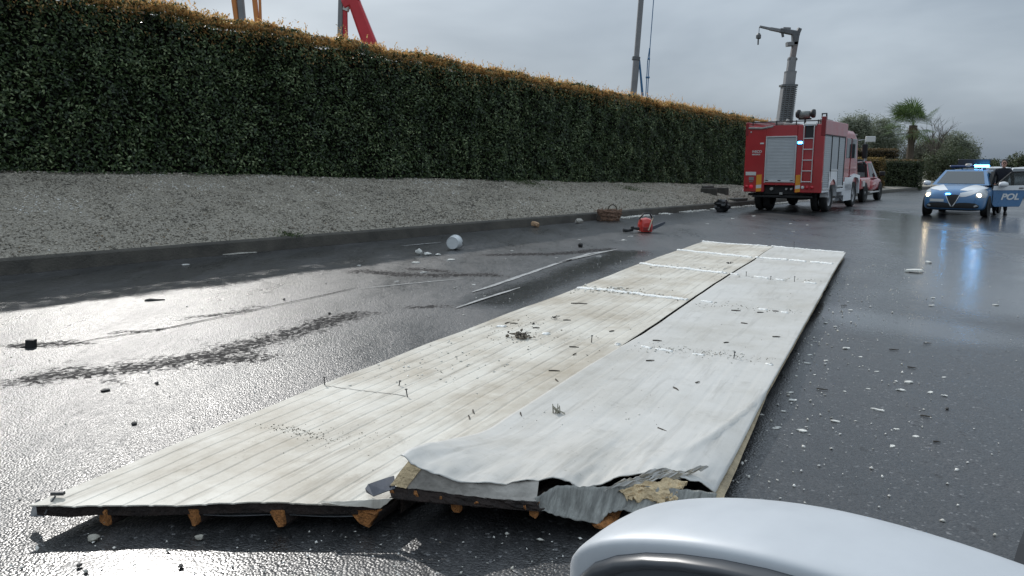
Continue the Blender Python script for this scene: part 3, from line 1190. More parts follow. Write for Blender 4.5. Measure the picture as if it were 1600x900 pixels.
# the tray underneath slopes back from that face to the flat part of the panel
mb = MB()
def tray(u, v):
    a = lerp_poly(fd, u)
    b = (WS + .03 + (2.55 - WS) * u, front_right(WS + .03 + (2.55 - WS) * u) + .9, .060)
    return tuple(a[k] + (b[k] - a[k]) * v for k in range(3))
mb.grid(tray, 16, 10)
mesh_obj('under_sheet', mb, M_CORE, pr_, solid=.004)
mb = MB()
e_ = lerp_poly(fd, 0)
mb.grid(lambda u, v: (WS - .003, .80 + .8 * u, .03 + (.195 - .085 * u - .03) * v), 12, 3)
mesh_obj('sun_baffle', mb, M_CORE, pr_, solid=.004)  # added wall in the seam, stops sun leaking under the lifted panel
for px, py, wt, wb in ((710, 789, .026, .022), (832, 797, .024, .018)):
    w_, l_, _ = wl(px, py, .118)
    rib(pr_, w_, l_, l_ + .5, .150, .082, wt, wb, .1)
    rib(pr_, w_, l_ + .6, 9.0, .085, .022, wt, wb, .1)
# dark folded flange lying over the left panel
mb = MB()
q0 = [wl(*q) for q in ((571, 764, .165), (576, 757, .175), (602, 748, .21), (616, 744, .225))]
q1 = [wl(*q) for q in ((573, 770, .150), (584, 776, .148), (605, 768, .18), (618, 764, .195))]
mb.bridge([[mb.p(q) for q in q0], [mb.p(q) for q in q1]], False)
mesh_obj('flange', mb, mat('dark_sheet', (.075, .08, .095), .45, metal=.3, var=.3, vscale=12), pr_, solid=.004)
mb = MB()
q0 = [wl(*q) for q in ((626, 772, .145), (700, 779, .138))]
q1 = [wl(*q) for q in ((626, 779, .132), (700, 787, .125))]
mb.bridge([[mb.p(q) for q in q0], [mb.p(q) for q in q1]], False)
mesh_obj('lower_flange', mb, M_UNDER, pr_, solid=.004)
# grey corrugated bottom sheet, bent down to the road
ta = [wl(*q) for q in ((836, 782, .160), (868, 762, .190), (905, 766, .180), (950, 763, .165), (1000, 762, .150), (1060, 768, .125), (1120, 775, .088))]
tb = [wl(*q) for q in ((846, 800, .110), (880, 812, .075), (936, 824, .040), (951, 803, .085), (975, 801, .085), (1030, 820, .045), (1110, 815, .020))]
mb = MB()
def low(u, v):
    a, b = lerp_poly(ta, u), lerp_poly(tb, u)
    r = .0022 * math.sin(u * 110 + v * 5) + .009 * fbm(u * 5, v * 2, 4) + .003 * fbm(u * 20, v * 8, 1)
    sag = -.018 * math.sin(v * math.pi)
    return (a[0] + (b[0] - a[0]) * v, a[1] + (b[1] - a[1]) * v, max(.006, a[2] + (b[2] - a[2]) * v + r + sag + .012))
mb.grid(low, 160, 14)
mesh_obj('bottom_sheet', mb, M_GREY, pr_, smooth=True, solid=.003)
# orange foam tip at the lowest corner of that sheet
mb = MB()
w_, l_, _ = wl(938, 820, .04)
mb.loft([[(w_ + .05 * math.cos(a) * r, l_ + y, .045 + .02 * math.sin(a) * r) for a in (0, 1.05, 2.1, 3.14, 4.2, 5.2)] for r, y in ((.5, -.03), (1, 0), (1.1, .08), (.7, .25))])
mesh_obj('foam_rib', mb, M_FOAM, pr_)
# torn layers and a chunk of cream foam on the right
rnd = random.Random(4)
for k in range(7):
    mb = MB()
    a = wl(948 + 9 * k, 757 - 4 * k, .18 + .006 * k)
    b = wl(1050 + 8 * k, 738 - 1.5 * k, .185 - .004 * k)
    def lay(u, v, a=a, b=b, k=k):
        q = [a[i] + (b[i] - a[i]) * u for i in range(3)]
        return (q[0] + .03 * v, q[1] - .035 * (1 - v) + .012 * fbm(u * 9, k, 2), q[2] - .018 * (1 - v) + .009 * fbm(u * 11, k * 3.1) + .012 * math.sin(u * 9 + k))
    mb.grid(lay, 26, 3)
    mesh_obj('torn_layer', mb, mat('torn_liner', (.40, .36, .29), .8, var=.35, vscale=12, bump=.6) if k % 2 else M_SKIN_R, pr_, solid=.002)
mb = MB()
ca = [wl(*q) for q in ((965, 768, .155), (1000, 755, .17), (1040, 748, .172), (1075, 752, .15))]
cb = [wl(*q) for q in ((985, 775, .135), (1010, 778, .12), (1035, 788, .10), (1052, 775, .118))]
mb.grid(lambda u, v: tuple(lerp_poly(ca, u)[k] + (lerp_poly(cb, u)[k] - lerp_poly(ca, u)[k]) * v + (.016 * fbm(u * 8, v * 6, 3) if k == 2 else .01 * fbm(u * 7, v * 7, k)) for k in range(3)), 22, 8)
mesh_obj('foam_chunk', mb, M_CREAM, pr_, solid=.025)
# tan foam edge along the right side
mb = MB()
rows = []
for j in range(60):
    l = 1.15 + (12.4 - 1.15) * (j / 59) ** 1.6
    zt = right_profile(1.0, l)[1] - .004
    t = min(.04, zt - .02)
    e = .006 * fbm(l * 5, 3)
    rows.append([mb.p((2.615 + e, l, zt)), mb.p((2.64 + e + interp(l, (1.2, 2.2, 3), (.035, .02, .0)), l, zt - t * .5)), mb.p((2.612 + e, l, zt - t))])
mb.bridge(rows, False)
mesh_obj('side_foam', mb, mat('tan_foam', (.36, .29, .19), .9, var=.35, vscale=10, bump=.8), pr_)
for k, (w_, t) in enumerate(((1.95, .07), (2.3, .07))):
    rib(pr_, w_, 2.2, 9.0, .075, .016, .03, .02, 0)

# ---- beads of white sealant where the roof purlins were, one per panel and purlin
LINES = [((-.05, 13.42), (1.3, 12.95), (2.6, 12.52), .02), ((-.05, 11.45), (1.34, 10.88), (2.55, 10.40), .026), ((-.03, 9.15), (1.36, 8.62), (2.5, 8.2), .026),
         ((-.04, 6.6), (1.38, 6.33), (2.5, 6.02), .022), ((.1, 4.15), (1.4, 4.0), (2.65, 3.86), .016)]
for n_, (a, b, c, r) in enumerate(LINES):
    for par, p0, p1, dens in ((pl, a, b, (1.1, 1.2, 1.2, 1.0, .3)[n_]), (pr_, b, c, (1.1, .95, .55, .35, .35)[n_])):
        mb = MB()
        ln = math.dist(p0, p1)
        N = int(ln / .018)
        seg = []
        def flush():
            if len(seg) > 3:
                mb.loft([list(s) for s in seg], True, True)
            seg.clear()
        for i in range(N):
            t = i / N
            w, l = p0[0] + (p1[0] - p0[0]) * t, p0[1] + (p1[1] - p0[1]) * t
            w += (.025 if par is pr_ else -.02) * (1 if (t < .05 or t > .95) else 0)
            g = fbm(t * 9 + n_ * 7, 2.2 + (par is pr_) * 4, 3)
            if g < .55 - dens * 1.15:
                flush()
                continue
            l += .045 * fbm(t * 6, n_ * 3.3)
            if par is pr_ and n_ > 1:
                rr0 = .6
            else:
                rr0 = 1.0
            h = rr0 * r * 1.25 * (.55 + .5 * abs(fbm(t * 22, n_)) + .25 * g)
            wd = rr0 * r * 1.35 * (1.5 + .9 * abs(fbm(t * 14, n_ * 5, 2)))
            z = (surf_z(w, l) if par is pl else right_profile((w - WS) / (2.63 - WS), l)[1]) - .002
            seg.append([(w, l + wd * math.cos(x), z + h * math.sin(x) * (1 + .3 * fbm(t * 40, x))) for x in (0, .5, 1.05, 1.57, 2.1, 2.64, 3.14)])
        flush()
        if mb.v:
            mesh_obj('sealant_bead', mb, M_SEAL, par, smooth=True)
# lumps of loosened sealant around the purlin lines
rnd = random.Random(11)
def crumbs(parent, spots, m, name, zf):
    P, R = [], []
    for w, l, sw, sl, n, r0, r1 in spots:
        for _ in range(n):
            a, b = w + rnd.gauss(0, sw), l + rnd.gauss(0, sl)
            if parent is pl and not (left_w(b) + .03 < a < WS - .03) or parent is pr_ and not (WS + .03 < a < 2.58):
                continue
            rr = rnd.uniform(r0, r1)
            P.append((a, b, zf(a, b) + rr * .3))
            R.append(rr)
    o = stones(name, np.array(P), np.array(R), m, .4)
    o.parent = parent
    o['kind'] = 'stuff'
zl = lambda w, l: surf_z(w, l)
zr = lambda w, l: right_profile((w - WS) / (2.63 - WS), l)[1]
M_CRW = leaf_mat('sealant_crumb', (.5, .48, .42), (.8, .78, .73), .8, 0)
M_CRD = leaf_mat('dirt_crumb', (.05, .045, .035), (.30, .26, .2), .8, 0)
crumbs(pl, [(.4, 3.3, .3, .35, 60, .004, .013), (.25, 6.55, .35, .12, 120, .006, .024), (.9, 6.45, .35, .07, 60, .005, .014), (.7, 9, .5, .12, 70, .006, .02), (.3, 2.6, .25, .2, 60, .004, .012)], M_CRW, 'sealant_crumbs', zl)
crumbs(pr_, [(1.9, 4.0, .4, .09, 110, .004, .013), (1.9, 6.2, .4, .1, 50, .004, .012), (1.95, 1.9, .25, .3, 40, .003, .008), (2.0, 8.4, .4, .1, 40, .005, .015)], M_CRW, 'sealant_crumbs', zr)
crumbs(pl, [(.5, 4.1, .3, .35, 150, .002, .008), (.40, 1.2, .14, .025, 140, .0015, .006), (.72, 1.25, .2, .12, 110, .001, .0045), (.4, 6.6, .3, .15, 40, .004, .014), (.6, 3, .5, 1.4, 90, .0012, .004), (.7, 9, .5, 1.5, 40, .003, .008)], M_CRD, 'dirt_crumbs', zl)
crumbs(pr_, [(2.1, 4.0, .3, .06, 130, .0015, .006), (2.0, 6.1, .35, .08, 80, .002, .008), (1.9, 2.2, .3, .7, 70, .0012, .0035), (2, 6, .4, 3, 50, .002, .005)], M_CRD, 'dirt_crumbs', zr)
# thin dark crack across the left panel and screws still standing in it
mb = MB()
rows = []
for i in range(40):
    t = i / 39
    w, l = -.06 + .62 * t, 1.98 + .05 * t + .01 * fbm(t * 8, 1)
    rows.append([mb.p((w, l - .003, surf_z(w, l) + .002)), mb.p((w, l + .003, surf_z(w, l) + .002))])
mb.bridge(rows, False)
mesh_obj('crack', mb, M_STEEL, pl)
for par, w, l, h, tx, ty in ((pl, -.085, 2.0, .055, 0, 0), (pl, .58, 2.02, .05, -.3, .1), (pr_, 1.75, 12.75, .12, 0.02, 0), (pr_, 1.62, 8.45, .06, 0, 0), (pr_, 1.95, 8.3, .045, .1, 0), (pr_, 2.25, 8.25, .07, 0, 0),
                             (pr_, 2.28, 3.93, .05, .15, 0), (pl, 1.1, 3.98, .06, .1, 0), (pl, .38, 2.2, .035, .3, .2)):
    z = surf_z(w, l) if par is pl else zr(w, l)
    mb = MB()
    mb.tube([(w, l, z - .02), (w + tx * h, l + ty * h, z + h)], .004, 6)
    mb.tube([(w + tx * h, l + ty * h, z + h - .004), (w + tx * h, l + ty * h, z + h + .002)], .009, 6)
    mesh_obj('screw', mb, M_STEEL, par)
# splinters, twigs and clumps that lie on the panels are things of their own
M_STICK = mat('dark_splinter', (.06, .048, .036), .8, var=.5, vscale=30)
Mpan = Matrix.Translation(A_P) @ Matrix.Rotation(-math.radians(PAN_YAW), 4, 'Z')
def stick(name, a, b, r, label, cat, group, m=M_STICK, curve=.1):
    a, b = Vector(a), Vector(b)
    d = b - a
    c = (a + b) / 2
    side = Vector((-d.y, d.x, 0)) * curve * random.uniform(-1, 1)
    mb = MB()
    mb.tube([a - c, side * .5 + Vector((0, 0, r * .3)), b - c], [r, r * 1.1, r * .6], 5)
    o = mesh_obj(name, mb, m)
    o.location = c
    return tag(o, label, cat, group)
for px, py, ln, ang in ((905, 474, 26, 3), (886, 500, 12, 0), (838, 512, 11, 0), (897, 542, 15, 10), (866, 579, 18, 4), (870, 594, 7, 60), (1027, 532, 14, 8), (1016, 563, 14, -4), (1213, 526, 12, 2), (1135, 535, 9, -8), (1163, 505, 9, 20), (1056, 607, 9, 60),
                        (898, 553, 8, -40), (803, 505, 12, 3), (793, 504, 9, -30), (1035, 671, 14, 35), (1150, 485, 14, 8), (1188, 488, 10, 2), (740, 643, 9, 70), (733, 652, 9, 70), (814, 647, 8, 80), (956, 517, 9, -20), (1090, 597, 8, -15), (1212, 486, 9, 4)):
    w, l, _ = wl(px, py)
    z = (surf_z(w, l) if w < WS else zr(w, l)) + .004
    c = ground(px, py, z)
    sc = ln / F_PX * c.y
    a = math.radians(-ang)
    d = Vector((math.cos(a), math.sin(a) * 2.2, 0)) * sc * .5
    stick('splinter', c - d, c + d, .0025 + .0004 * c.y, 'thin dark splinter lying on the ribbed dirty white panel' if w < WS else 'thin dark splinter lying on the smoother white panel', 'splinter', 'splinters on the ribbed panel' if w < WS else 'splinters on the smoother panel')
def clump(name, c, r, n, label, cat, m, sticks=8, seed=1):
    rr = random.Random(seed)
    root = thing(name, label, cat, c)
    P = np.array([(rr.gauss(0, r * .5), rr.gauss(0, r * .35), abs(rr.gauss(0, r * .2))) for _ in range(n)])
    R = np.array([rr.uniform(.10, .26) * r for _ in range(n)])
    o = stones('fibre_mass', P, R, m, .6)
    o.parent = root
    o['kind'] = 'stuff'
    for k in range(sticks):
        a = Vector((rr.gauss(0, r * .4), rr.gauss(0, r * .3), .012))
        b = a + Vector((rr.gauss(0, r * .8), rr.gauss(0, r * .4), abs(rr.gauss(0, r * .25))))
        mb = MB()
        mb.tube([a, (a + b) / 2 + Vector((0, 0, r * .1)), b], .004, 5)
        mesh_obj('twig', mb, M_STICK, root)
    return root
M_DEB = leaf_mat('dirty_fibre', (.05, .042, .034), (.26, .22, .17), .9, 0)
M_BLK = leaf_mat('black_scrap', (.010, .010, .010), (.03, .03, .03), .8, 0)
c = ground(817, 527, .14); clump('debris_clump', c, .085, 60, 'brown tangled clump of twigs and fibre on the ribbed panel', 'debris', M_DEB, 9, 2)
c = ground(866, 497, .145); clump('debris_clump', c, .035, 16, 'small black curled scrap standing on the ribbed panel', 'debris', M_BLK, 2, 3)
c = ground(835, 506, .14); clump('debris_clump', c, .03, 10, 'flat pair of black crumbs beside the twig clump on the panel', 'debris', M_BLK, 0, 5)
c = ground(1137, 413, .10); clump('debris_clump', c, .07, 26, 'dark mud lump on the far part of the panels', 'debris', M_BLK, 0, 4)
c = ground(871, 645, .14)
root = thing('dry_weed', 'little pale dry weed stuck upright in the white panel', 'weed', c)
for k in range(9):
    a = random.uniform(0, 6.28)
    mb = MB()
    h = random.uniform(.02, .055)
    mb.tube([(random.gauss(0, .014), random.gauss(0, .008), 0), (.03 * math.cos(a), .015 * math.sin(a), h)], [.005, .0025], 5)
    mesh_obj('stem', mb, mat('dry_stem', (.33, .31, .25), .9), root)

# ================================================================ VEHICLES
M_RED = mat('fire_red', (.36, .014, .018), .32, coat=.6, var=.12, vscale=1.5)
M_RED2 = mat('pickup_red', (.42, .016, .024), .3, coat=.7, var=.1, vscale=1.5)
M_WHT = mat('vehicle_white', (.72, .73, .74), .35, coat=.4, var=.06, vscale=3)
M_ALU = mat('aluminium_shutter', (.40, .42, .43), .45, metal=.25, var=.1, vscale=2)
M_ALU2 = mat('aluminium', (.55, .55, .54), .4, metal=.5)
M_BLK2 = mat('black_plastic', (.016, .016, .017), .55)
M_RUB = mat('tyre_rubber', (.018, .018, .018), .8, var=.3, vscale=12)
M_RIM = mat('wheel_rim', (.30, .30, .30), .4, metal=.6)
M_GLASS = mat('vehicle_glass', (.035, .045, .05), .06, spec=.8)
M_CHAS = mat('chassis_black', (.010, .010, .010), .75)
M_BLUEP = mat('police_blue', (.06, .17, .34), .3, coat=.7, var=.06, vscale=2)
M_BLUEL = mat('blue_lamp_lit', (.05, .35, .9), .2, emit=(.05, .42, 1.0), estr=20)
M_BLUED = mat('blue_lamp_dark', (.01, .03, .10), .15, spec=.7)
M_HEAD = mat('headlamp_lit', (.9, .85, .7), .1, emit=(1, .78, .46), estr=13)
M_LENS = mat('headlamp_glass', (.38, .40, .41), .08, spec=.8)
M_REDL = mat('rear_lamp', (.45, .01, .02), .15, spec=.7)
M_REDLIT = mat('rear_lamp_lit', (.6, .01, .03), .2, emit=(1, .03, .08), estr=.12)
M_AMB = mat('amber_reflector', (.62, .26, .02), .4)
M_CHR = mat('chrome', (.65, .66, .67), .15, metal=1)
M_PLATE = mat('number_plate', (.55, .55, .53), .4)
M_HOSE = mat('hose_grey', (.30, .29, .27), .8, var=.3, vscale=8)

def wheel(parent, x, y, r, wdt, side, rim_r=.6):
    """tyre with rim and hub as its sub-parts; side -1 left, 1 right"""
    mb = MB()
    o = wdt / 2
    mb.lathe([(r * rim_r, -o * .8), (r * .86, -o), (r * .97, -o * .82), (r, -o * .5), (r, o * .5), (r * .97, o * .82), (r * .86, o), (r * rim_r, o * .8)], (x, y, r), 'x', 28)
    t = mesh_obj('wheel', mb, M_RUB, parent, smooth=True)
    mb = MB()
    s = side
    mb.lathe([(r * rim_r * 1.02, s * o * .78), (r * rim_r * .92, s * o * .55), (r * rim_r * .35, s * o * .45), (r * .2, s * o * .7), (.001, s * o * .72)], (x, y, r), 'x', 24)
    mesh_obj('rim', mb, M_RIM, t, smooth=True)
    return t

# ---------------------------------------------------------------- fire engine
TX, TY, TYAW = 9.17, 25.94, 35.36
fe = thing('fire_engine', 'red and silver fire engine seen from behind with roof ladder and grey shutters', 'fire engine', (TX, TY, 0), TYAW)
HW, ZB, ZT, BL = 1.30, .68, 3.07, 3.38
# body: rear face frame and coffer
mb = MB()
mb.box(-HW, -.60, 0, .18, ZB, 2.93, .02)
mb.box(.43, HW, 0, .18, ZB, 2.93, .02)
mb.box(-.60, .43, .004, .176, 2.56, 2.925, .0)
mb.box(-.60, .43, .004, .176, .93, 1.02, .0)
mb.box(-HW + .01, HW - .01, .17, BL, ZB + .25, 2.78)
mb.box(-HW, -HW + .10, 0.02, BL, 2.78, ZT - .02, .015)
mb.box(HW - .10, HW, 0.02, BL, 2.60, ZT, .015)
mesh_obj('body', mb, M_RED, fe)
for q_ in ((HW - .12, HW + .015, -.01, .10, 2.55, ZT + .10, .015), (-HW - .012, -HW + .09, -.01, .08, 2.60, ZT - .03, .015)):
    mb = MB()
    mb.box(*q_)
    mesh_obj('corner_post', mb, mat('dark_red', (.20, .008, .012), .35), fe)
def shutter(parent, poly, name, n, normal_y=True):
    (x0, x1, z0, z1, y) = poly
    mb = MB()
    rows = []
    for k in range(n * 2 + 1):
        z = z0 + (z1 - z0) * k / (n * 2)
        d = .004 if k % 2 else 0
        rows.append([mb.p((x0, y - d, z)), mb.p((x1, y - d, z))] if normal_y else [mb.p((y + d, x0, z)), mb.p((y + d, x1, z))])
    mb.bridge(rows, False)
    return mesh_obj(name, mb, M_ALU, parent)
sh = shutter(fe, (-.57, .40, 1.08, 2.54, .03), 'roller_shutter', 30)
sh['label'] = 'large grey slatted shutter on the rear'
mb = MB()
for a in ((-.60, -.565, 1.0, 2.57), (.395, .43, 1.0, 2.57)):
    mb.box(a[0], a[1], -.012, .05, a[2], a[3], .006)
mb.box(-.565, .395, -.012, .05, 2.53, 2.57, .006)
mesh_obj('shutter_frame', mb, M_ALU2, sh)
mb = MB()
mb.box(-.56, .39, -.02, .02, 1.02, 1.085, .008)
mesh_obj('lift_bar', mb, M_ALU2, sh)
for x in (-.5, -.08, .33):
    mb = MB()
    mb.box(x - .05, x + .05, -.03, -.018, 1.07, 1.10, .004)
    mesh_obj('latch', mb, M_BLK2, sh)
# side shutters on the right
for y0, y1, z0, z1 in ((.10, 1.02, ZB + .12, 2.58), (1.10, 2.05, 1.42, 2.56), (2.13, 3.0, ZB + .17, 2.55)):
    s_ = shutter(fe, (y0, y1, z0, z1, HW + .002), 'side_shutter', 26, False)
    mb = MB()
    mb.box(HW - .02, HW + .03, y0, y1, z0 - .035, z0 + .03, .006)
    mesh_obj('lift_bar', mb, M_ALU2, s_)
mb = MB()
for y in (1.03, 2.06, 3.01):
    mb.box(HW - .02, HW + .022, y, y + .06, ZB + .1, 2.6, .004)
mb.box(HW - .02, HW + .018, .03, 3.05, 2.56, 2.60)
mesh_obj('shutter_rail', mb, M_BLK2, fe)
# left side shutters (hidden from here but part of it)
for y0, y1 in ((.12, 1.0), (1.1, 2.05), (2.13, 3.0)):
    shutter(fe, (y0, y1, 1.42 if y0 == 1.1 else ZB + .15, 2.56, -HW - .012), 'side_shutter', 26, False)
# white skirts with wheel arches on both sides
def arch_panel(side):
    mb = MB()
    x = side * (HW + .004)
    pts = []
    for k in range(13):
        a = math.pi * k / 12
        pts.append((1.5 - .60 * math.cos(a), .52 + .60 * math.sin(a)))
    outer = [(.88, .70), (.88, 1.38), (1.5, 1.40), (2.12, 1.38), (2.12, .70)]
    ring_o = [lerp_poly([(p[0], p[1], 0) for p in outer], k / 12)[:2] for k in range(13)]
    a = [mb.p((x + side * .02, p[0], p[1])) for p in pts]
    b = [mb.p((x + side * .012, p[0], p[1])) for p in ring_o]
    c = [mb.p((x - side * .25, p[0], p[1])) for p in pts]
    mb.bridge([c, a, b], False)
    return mesh_obj('wheel_arch', mb, M_WHT, fe)
for s_ in (-1, 1):
    arch_panel(s_)
    for q_ in ((s_ * HW - .04, s_ * HW + .03, .04, .86, ZB + .01, ZB + .075, .01), (s_ * HW - .04, s_ * HW + .03, 2.14, 3.02, ZB - .03, ZB + .10, .01), (min(s_ * HW - s_ * .35, s_ * HW + s_ * .015), max(s_ * HW - s_ * .35, s_ * HW + s_ * .015), 3.04, 3.42, .50, 1.0, .02)):
        mb = MB()
        mb.box(*q_)
        mesh_obj('sill', mb, M_WHT, fe)
# cab
cb = MB()
def cab_ring(y, z0, z1, hw, r=.12):
    return [(-hw, y, z0), (hw, y, z0), (hw + .0, y, (z0 + z1) / 2), (hw - .03, y, z1 - r), (hw - r, y, z1), (-hw + r, y, z1), (-hw + .03, y, z1 - r), (-hw, y, (z0 + z1) / 2)]
cb.loft([cab_ring(3.50, .95, 2.80, 1.20), cab_ring(4.3, .95, 2.88, 1.22), cab_ring(5.2, .95, 2.88, 1.22), cab_ring(5.75, .95, 2.70, 1.21), cab_ring(6.08, .8, 1.7, 1.19), cab_ring(6.15, .7, 1.1, 1.15)])
cab = mesh_obj('cab', cb, M_RED, fe, bevel=.03)
for s_ in (-1, 1):
    for y0, y1 in ((3.72, 4.42), (4.62, 5.4)):
        mb = MB()
        mb.box(s_ * 1.205, s_ * 1.232, y0, y1, 1.86, 2.58, .01)
        mesh_obj('side_window', mb, M_GLASS, cab)
    mb = MB()
    mb.box(s_ * 1.20, s_ * 1.236, 4.46, 4.50, .97, 2.6)
    mb.box(s_ * 1.20, s_ * 1.236, 3.60, 5.62, 1.42, 1.45)
    mesh_obj('door_seam', mb, mat('dark_red', (.20, .008, .012), .35), cab)
    mb = MB()
    mb.box(s_ * 1.30, s_ * 1.02, 3.46, 4.5, .42, .78, .03)
    mb.box(s_ * 1.30, s_ * 1.0, 3.5, 4.45, .80, 1.02, .03)
    mb.prism([(4.90, 1.12), (4.75, .8), (4.62, .42), (4.5, .42), (4.5, 1.2), (6.0, 1.2), (6.05, .45), (6.25, .45), (6.25, 1.05), (6.1, 1.2), (4.7, 1.22)][0:1] + [(4.72, .9), (4.66, .42), (4.5, .42), (4.5, 1.2), (5.1, 1.28), (6.1, 1.2), (6.12, .5), (6.02, .5), (5.98, .95), (5.8, 1.1), (5.3, 1.15)], 'x', s_ * 1.20, s_ * 1.29)
    mesh_obj('cab_step', mb, M_WHT, cab)
    mb = MB()
    mb.tube([(s_ * 1.22, 5.70, 2.55), (s_ * 1.44, 5.80, 2.58), (s_ * 1.46, 5.80, 1.75), (s_ * 1.24, 5.72, 1.72)], .018, 6)
    mesh_obj('mirror_arm', mb, M_WHT, cab)
    mb = MB()
    mb.box(s_ * 1.46 - .10, s_ * 1.46 + .10, 5.74, 5.82, 1.85, 2.42, .03)
    mesh_obj('mirror', mb, M_BLK2, cab)
mb = MB()
mb.poly([(-1.02, 5.765, 2.58), (1.02, 5.765, 2.58), (1.08, 6.05, 1.80), (-1.08, 6.05, 1.80)])
mesh_obj('windscreen', mb, M_GLASS, cab, solid=.01)
mb = MB()
mb.box(-1.1, 1.1, 5.62, 6.05, 2.74, 2.80, .01)
mesh_obj('sun_visor', mb, mat('smoked_visor', (.16, .10, .08), .3), cab)
mb = MB()
mb.lathe([(.10, 0), (.10, .05), (.085, .16), (.02, .21), (.001, .21)], (1.0, 3.75, 2.85), 'z', 14)
mesh_obj('blue_beacon', mb, M_BLUED, cab, smooth=True)
mb = MB()
mb.lathe([(.10, 0), (.10, .05), (.085, .16), (.02, .21), (.001, .21)], (-1.0, 5.1, 2.87), 'z', 14)
mesh_obj('blue_beacon', mb, M_BLUED, cab, smooth=True)
# chassis
mb = MB()
mb.box(-.45, .45, .3, 5.9, .55, .85)
mb.box(-.9, .9, .12, .45, .62, .90)
mb.tube([(-1.05, 1.5, .50), (1.05, 1.5, .50)], .09, 10)
mb.tube([(-1.05, 5.55, .50), (1.05, 5.55, .50)], .08, 10)
mb.lathe([(.001, -.2), (.2, -.16), (.24, 0), (.2, .16), (.001, .2)], (0, 1.5, .5), 'x', 14)
mb.box(-1.0, 1.0, .06, .14, .50, .58, .01)
mb.box(-.95, -.5, 2.4, 3.3, .45, .85, .03)
mb.box(-1.2, -1.02, .25, .9, .55, .63)
mesh_obj('chassis', mb, M_CHAS, fe)
for x in (-.34, .16, .32):
    mb = MB()
    mb.tube([(x, .02, .80), (x, .12, .80)], .055 if x < 0 else .035, 10)
    mesh_obj('coupling', mb, M_HOSE, fe)
mb = MB()
mb.box(-.05, .05, -.02, .06, .60, .68, .01)
mesh_obj('tow_hook', mb, M_HOSE, fe)
for s_ in (-1, 1):
    wheel(fe, s_ * 1.12, 1.5, .48, .26, s_)
    wheel(fe, s_ * .82, 1.5, .48, .24, s_)
    wheel(fe, s_ * 1.08, 5.55, .48, .28, s_)
# rear markings, lamps and plate
for x0, x1 in ((-.86, -.68), (.46, .62)):
    for k in range(5):
        mb = MB()
        z = ZB + .01 + k * .115
        mb.prism([(x0, z), (x1, z + .02), (x1, z + .135), (x0, z + .115)], 'y', -.008, .0)
        mesh_obj('chevron', mb, M_AMB if k % 2 == 0 or k == 3 else M_PLATE, fe)
mb = MB()
mb.box(-1.24, -.88, -.012, .0, 1.25, 1.37, .004)
pl_ = mesh_obj('number_plate', mb, M_PLATE, fe)
for name, x, z, r, m in (('rear_lamp', -1.03, .86, .07, M_REDLIT), ('rear_lamp', -1.19, .86, .06, M_REDL), ('rear_lamp', .84, .86, .06, M_REDL), ('rear_lamp', 1.0, .86, .06, M_REDL), ('reverse_lamp', .70, .86, .055, M_PLATE), ('marker_lamp', -1.12, 2.72, .025, M_PLATE)):
    mb = MB()
    mb.lathe([(r, .0), (r, -.02), (r * .7, -.035), (.001, -.04)], (x, 0, z), 'y', 14)
    mesh_obj(name, mb, m, fe, smooth=True)
mb = MB()
mb.box(-1.12, -.95, -.01, 0, 1.08, 1.20)
mb.box(-1.10, -.98, -.012, 0, 1.02, 1.05)
mesh_obj('data_plate', mb, mat('dull_grey', (.2, .2, .2), .5), fe)
mb = MB()
mb.box(-.79, -.66, -.012, 0, 2.31, 2.36, .003)
mesh_obj('number_plate_lamp', mb, M_PLATE, fe)
text_obj('lettering', 'IVECO', .115, M_PLATE, fe, basis((-1.05, -.006, 2.02), (1, 0, 0), (0, 0, 1)), bold=.003)
text_obj('lettering', 'MAGIRUS', .066, M_PLATE, fe, basis((-1.05, -.006, 1.94), (1, 0, 0), (0, 0, 1)), bold=.002)
mb = MB()
mb.box(.47, .62, -.05, 0, 2.30, 2.38, .012)
bl_ = mesh_obj('blue_flasher', mb, M_BLUEL, fe)
mb = MB()
mb.box(.455, .635, -.03, .0, 2.28, 2.40, .005)
mesh_obj('flasher_base', mb, M_BLUED, bl_)
# ladder on the right of the rear face
ld = MB()
for x in (.66, .98):
    ld.tube([(x, -.07, 1.02), (x, -.07, 2.85), (x, .12, 2.98)], .02, 8)
lad = mesh_obj('rear_ladder', ld, M_ALU2, fe)
for k in range(5):
    mb = MB()
    z = 1.05 + k * .355
    mb.tube([(.66, -.07, z), (.98, -.07, z)], .017, 8)
    mesh_obj('rung', mb, M_ALU2, lad)
mb = MB()
mb.box(.68, .97, -.006, .0, 2.45, 2.88)
mesh_obj('step_recess', mb, M_BLK2, fe)
mb = MB()
mb.box(.62, 1.05, -.06, .3, 2.88, 2.95, .01)
mesh_obj('ladder_tread', mb, M_ALU2, fe)
mb = MB()
mb.tube([(1.17, .05, 3.12), (1.17, .05, 3.26), (1.25, .3, 3.28), (1.25, .35, 3.05)], .025, 8)
mesh_obj('grab_rail', mb, M_BLK2, fe)
# roof load
mb = MB()
for x in (-1.1, -.3, .35, 1.05):
    mb.tube([(x, .1, 2.80), (x, .1, 3.08)], .02, 6)
mb.tube([(-1.1, .1, 3.05), (1.05, .1, 3.05)], .02, 6)
for x in (-1.1, 1.05):
    mb.tube([(x, .1, 3.05), (x, 3.3, 3.05)], .02, 6)
mesh_obj('roof_rail', mb, M_BLK2, fe)
rl = MB()
for x in (-1.05, -.55):
    rl.box(x - .03, x + .03, .2, 4.0, 3.02, 3.10, .008)
rl_o = mesh_obj('roof_ladder', rl, M_ALU2, fe)
for k in range(12):
    mb = MB()
    mb.tube([(-1.05, .35 + k * .3, 3.06), (-.55, .35 + k * .3, 3.06)], .016, 6)
    mesh_obj('rung', mb, M_ALU2, rl_o)
mb = MB()
mb.tube([(-1.2, -.02, 2.86), (-.75, -.02, 2.84), (-.38, .02, 2.90)], .035, 8)
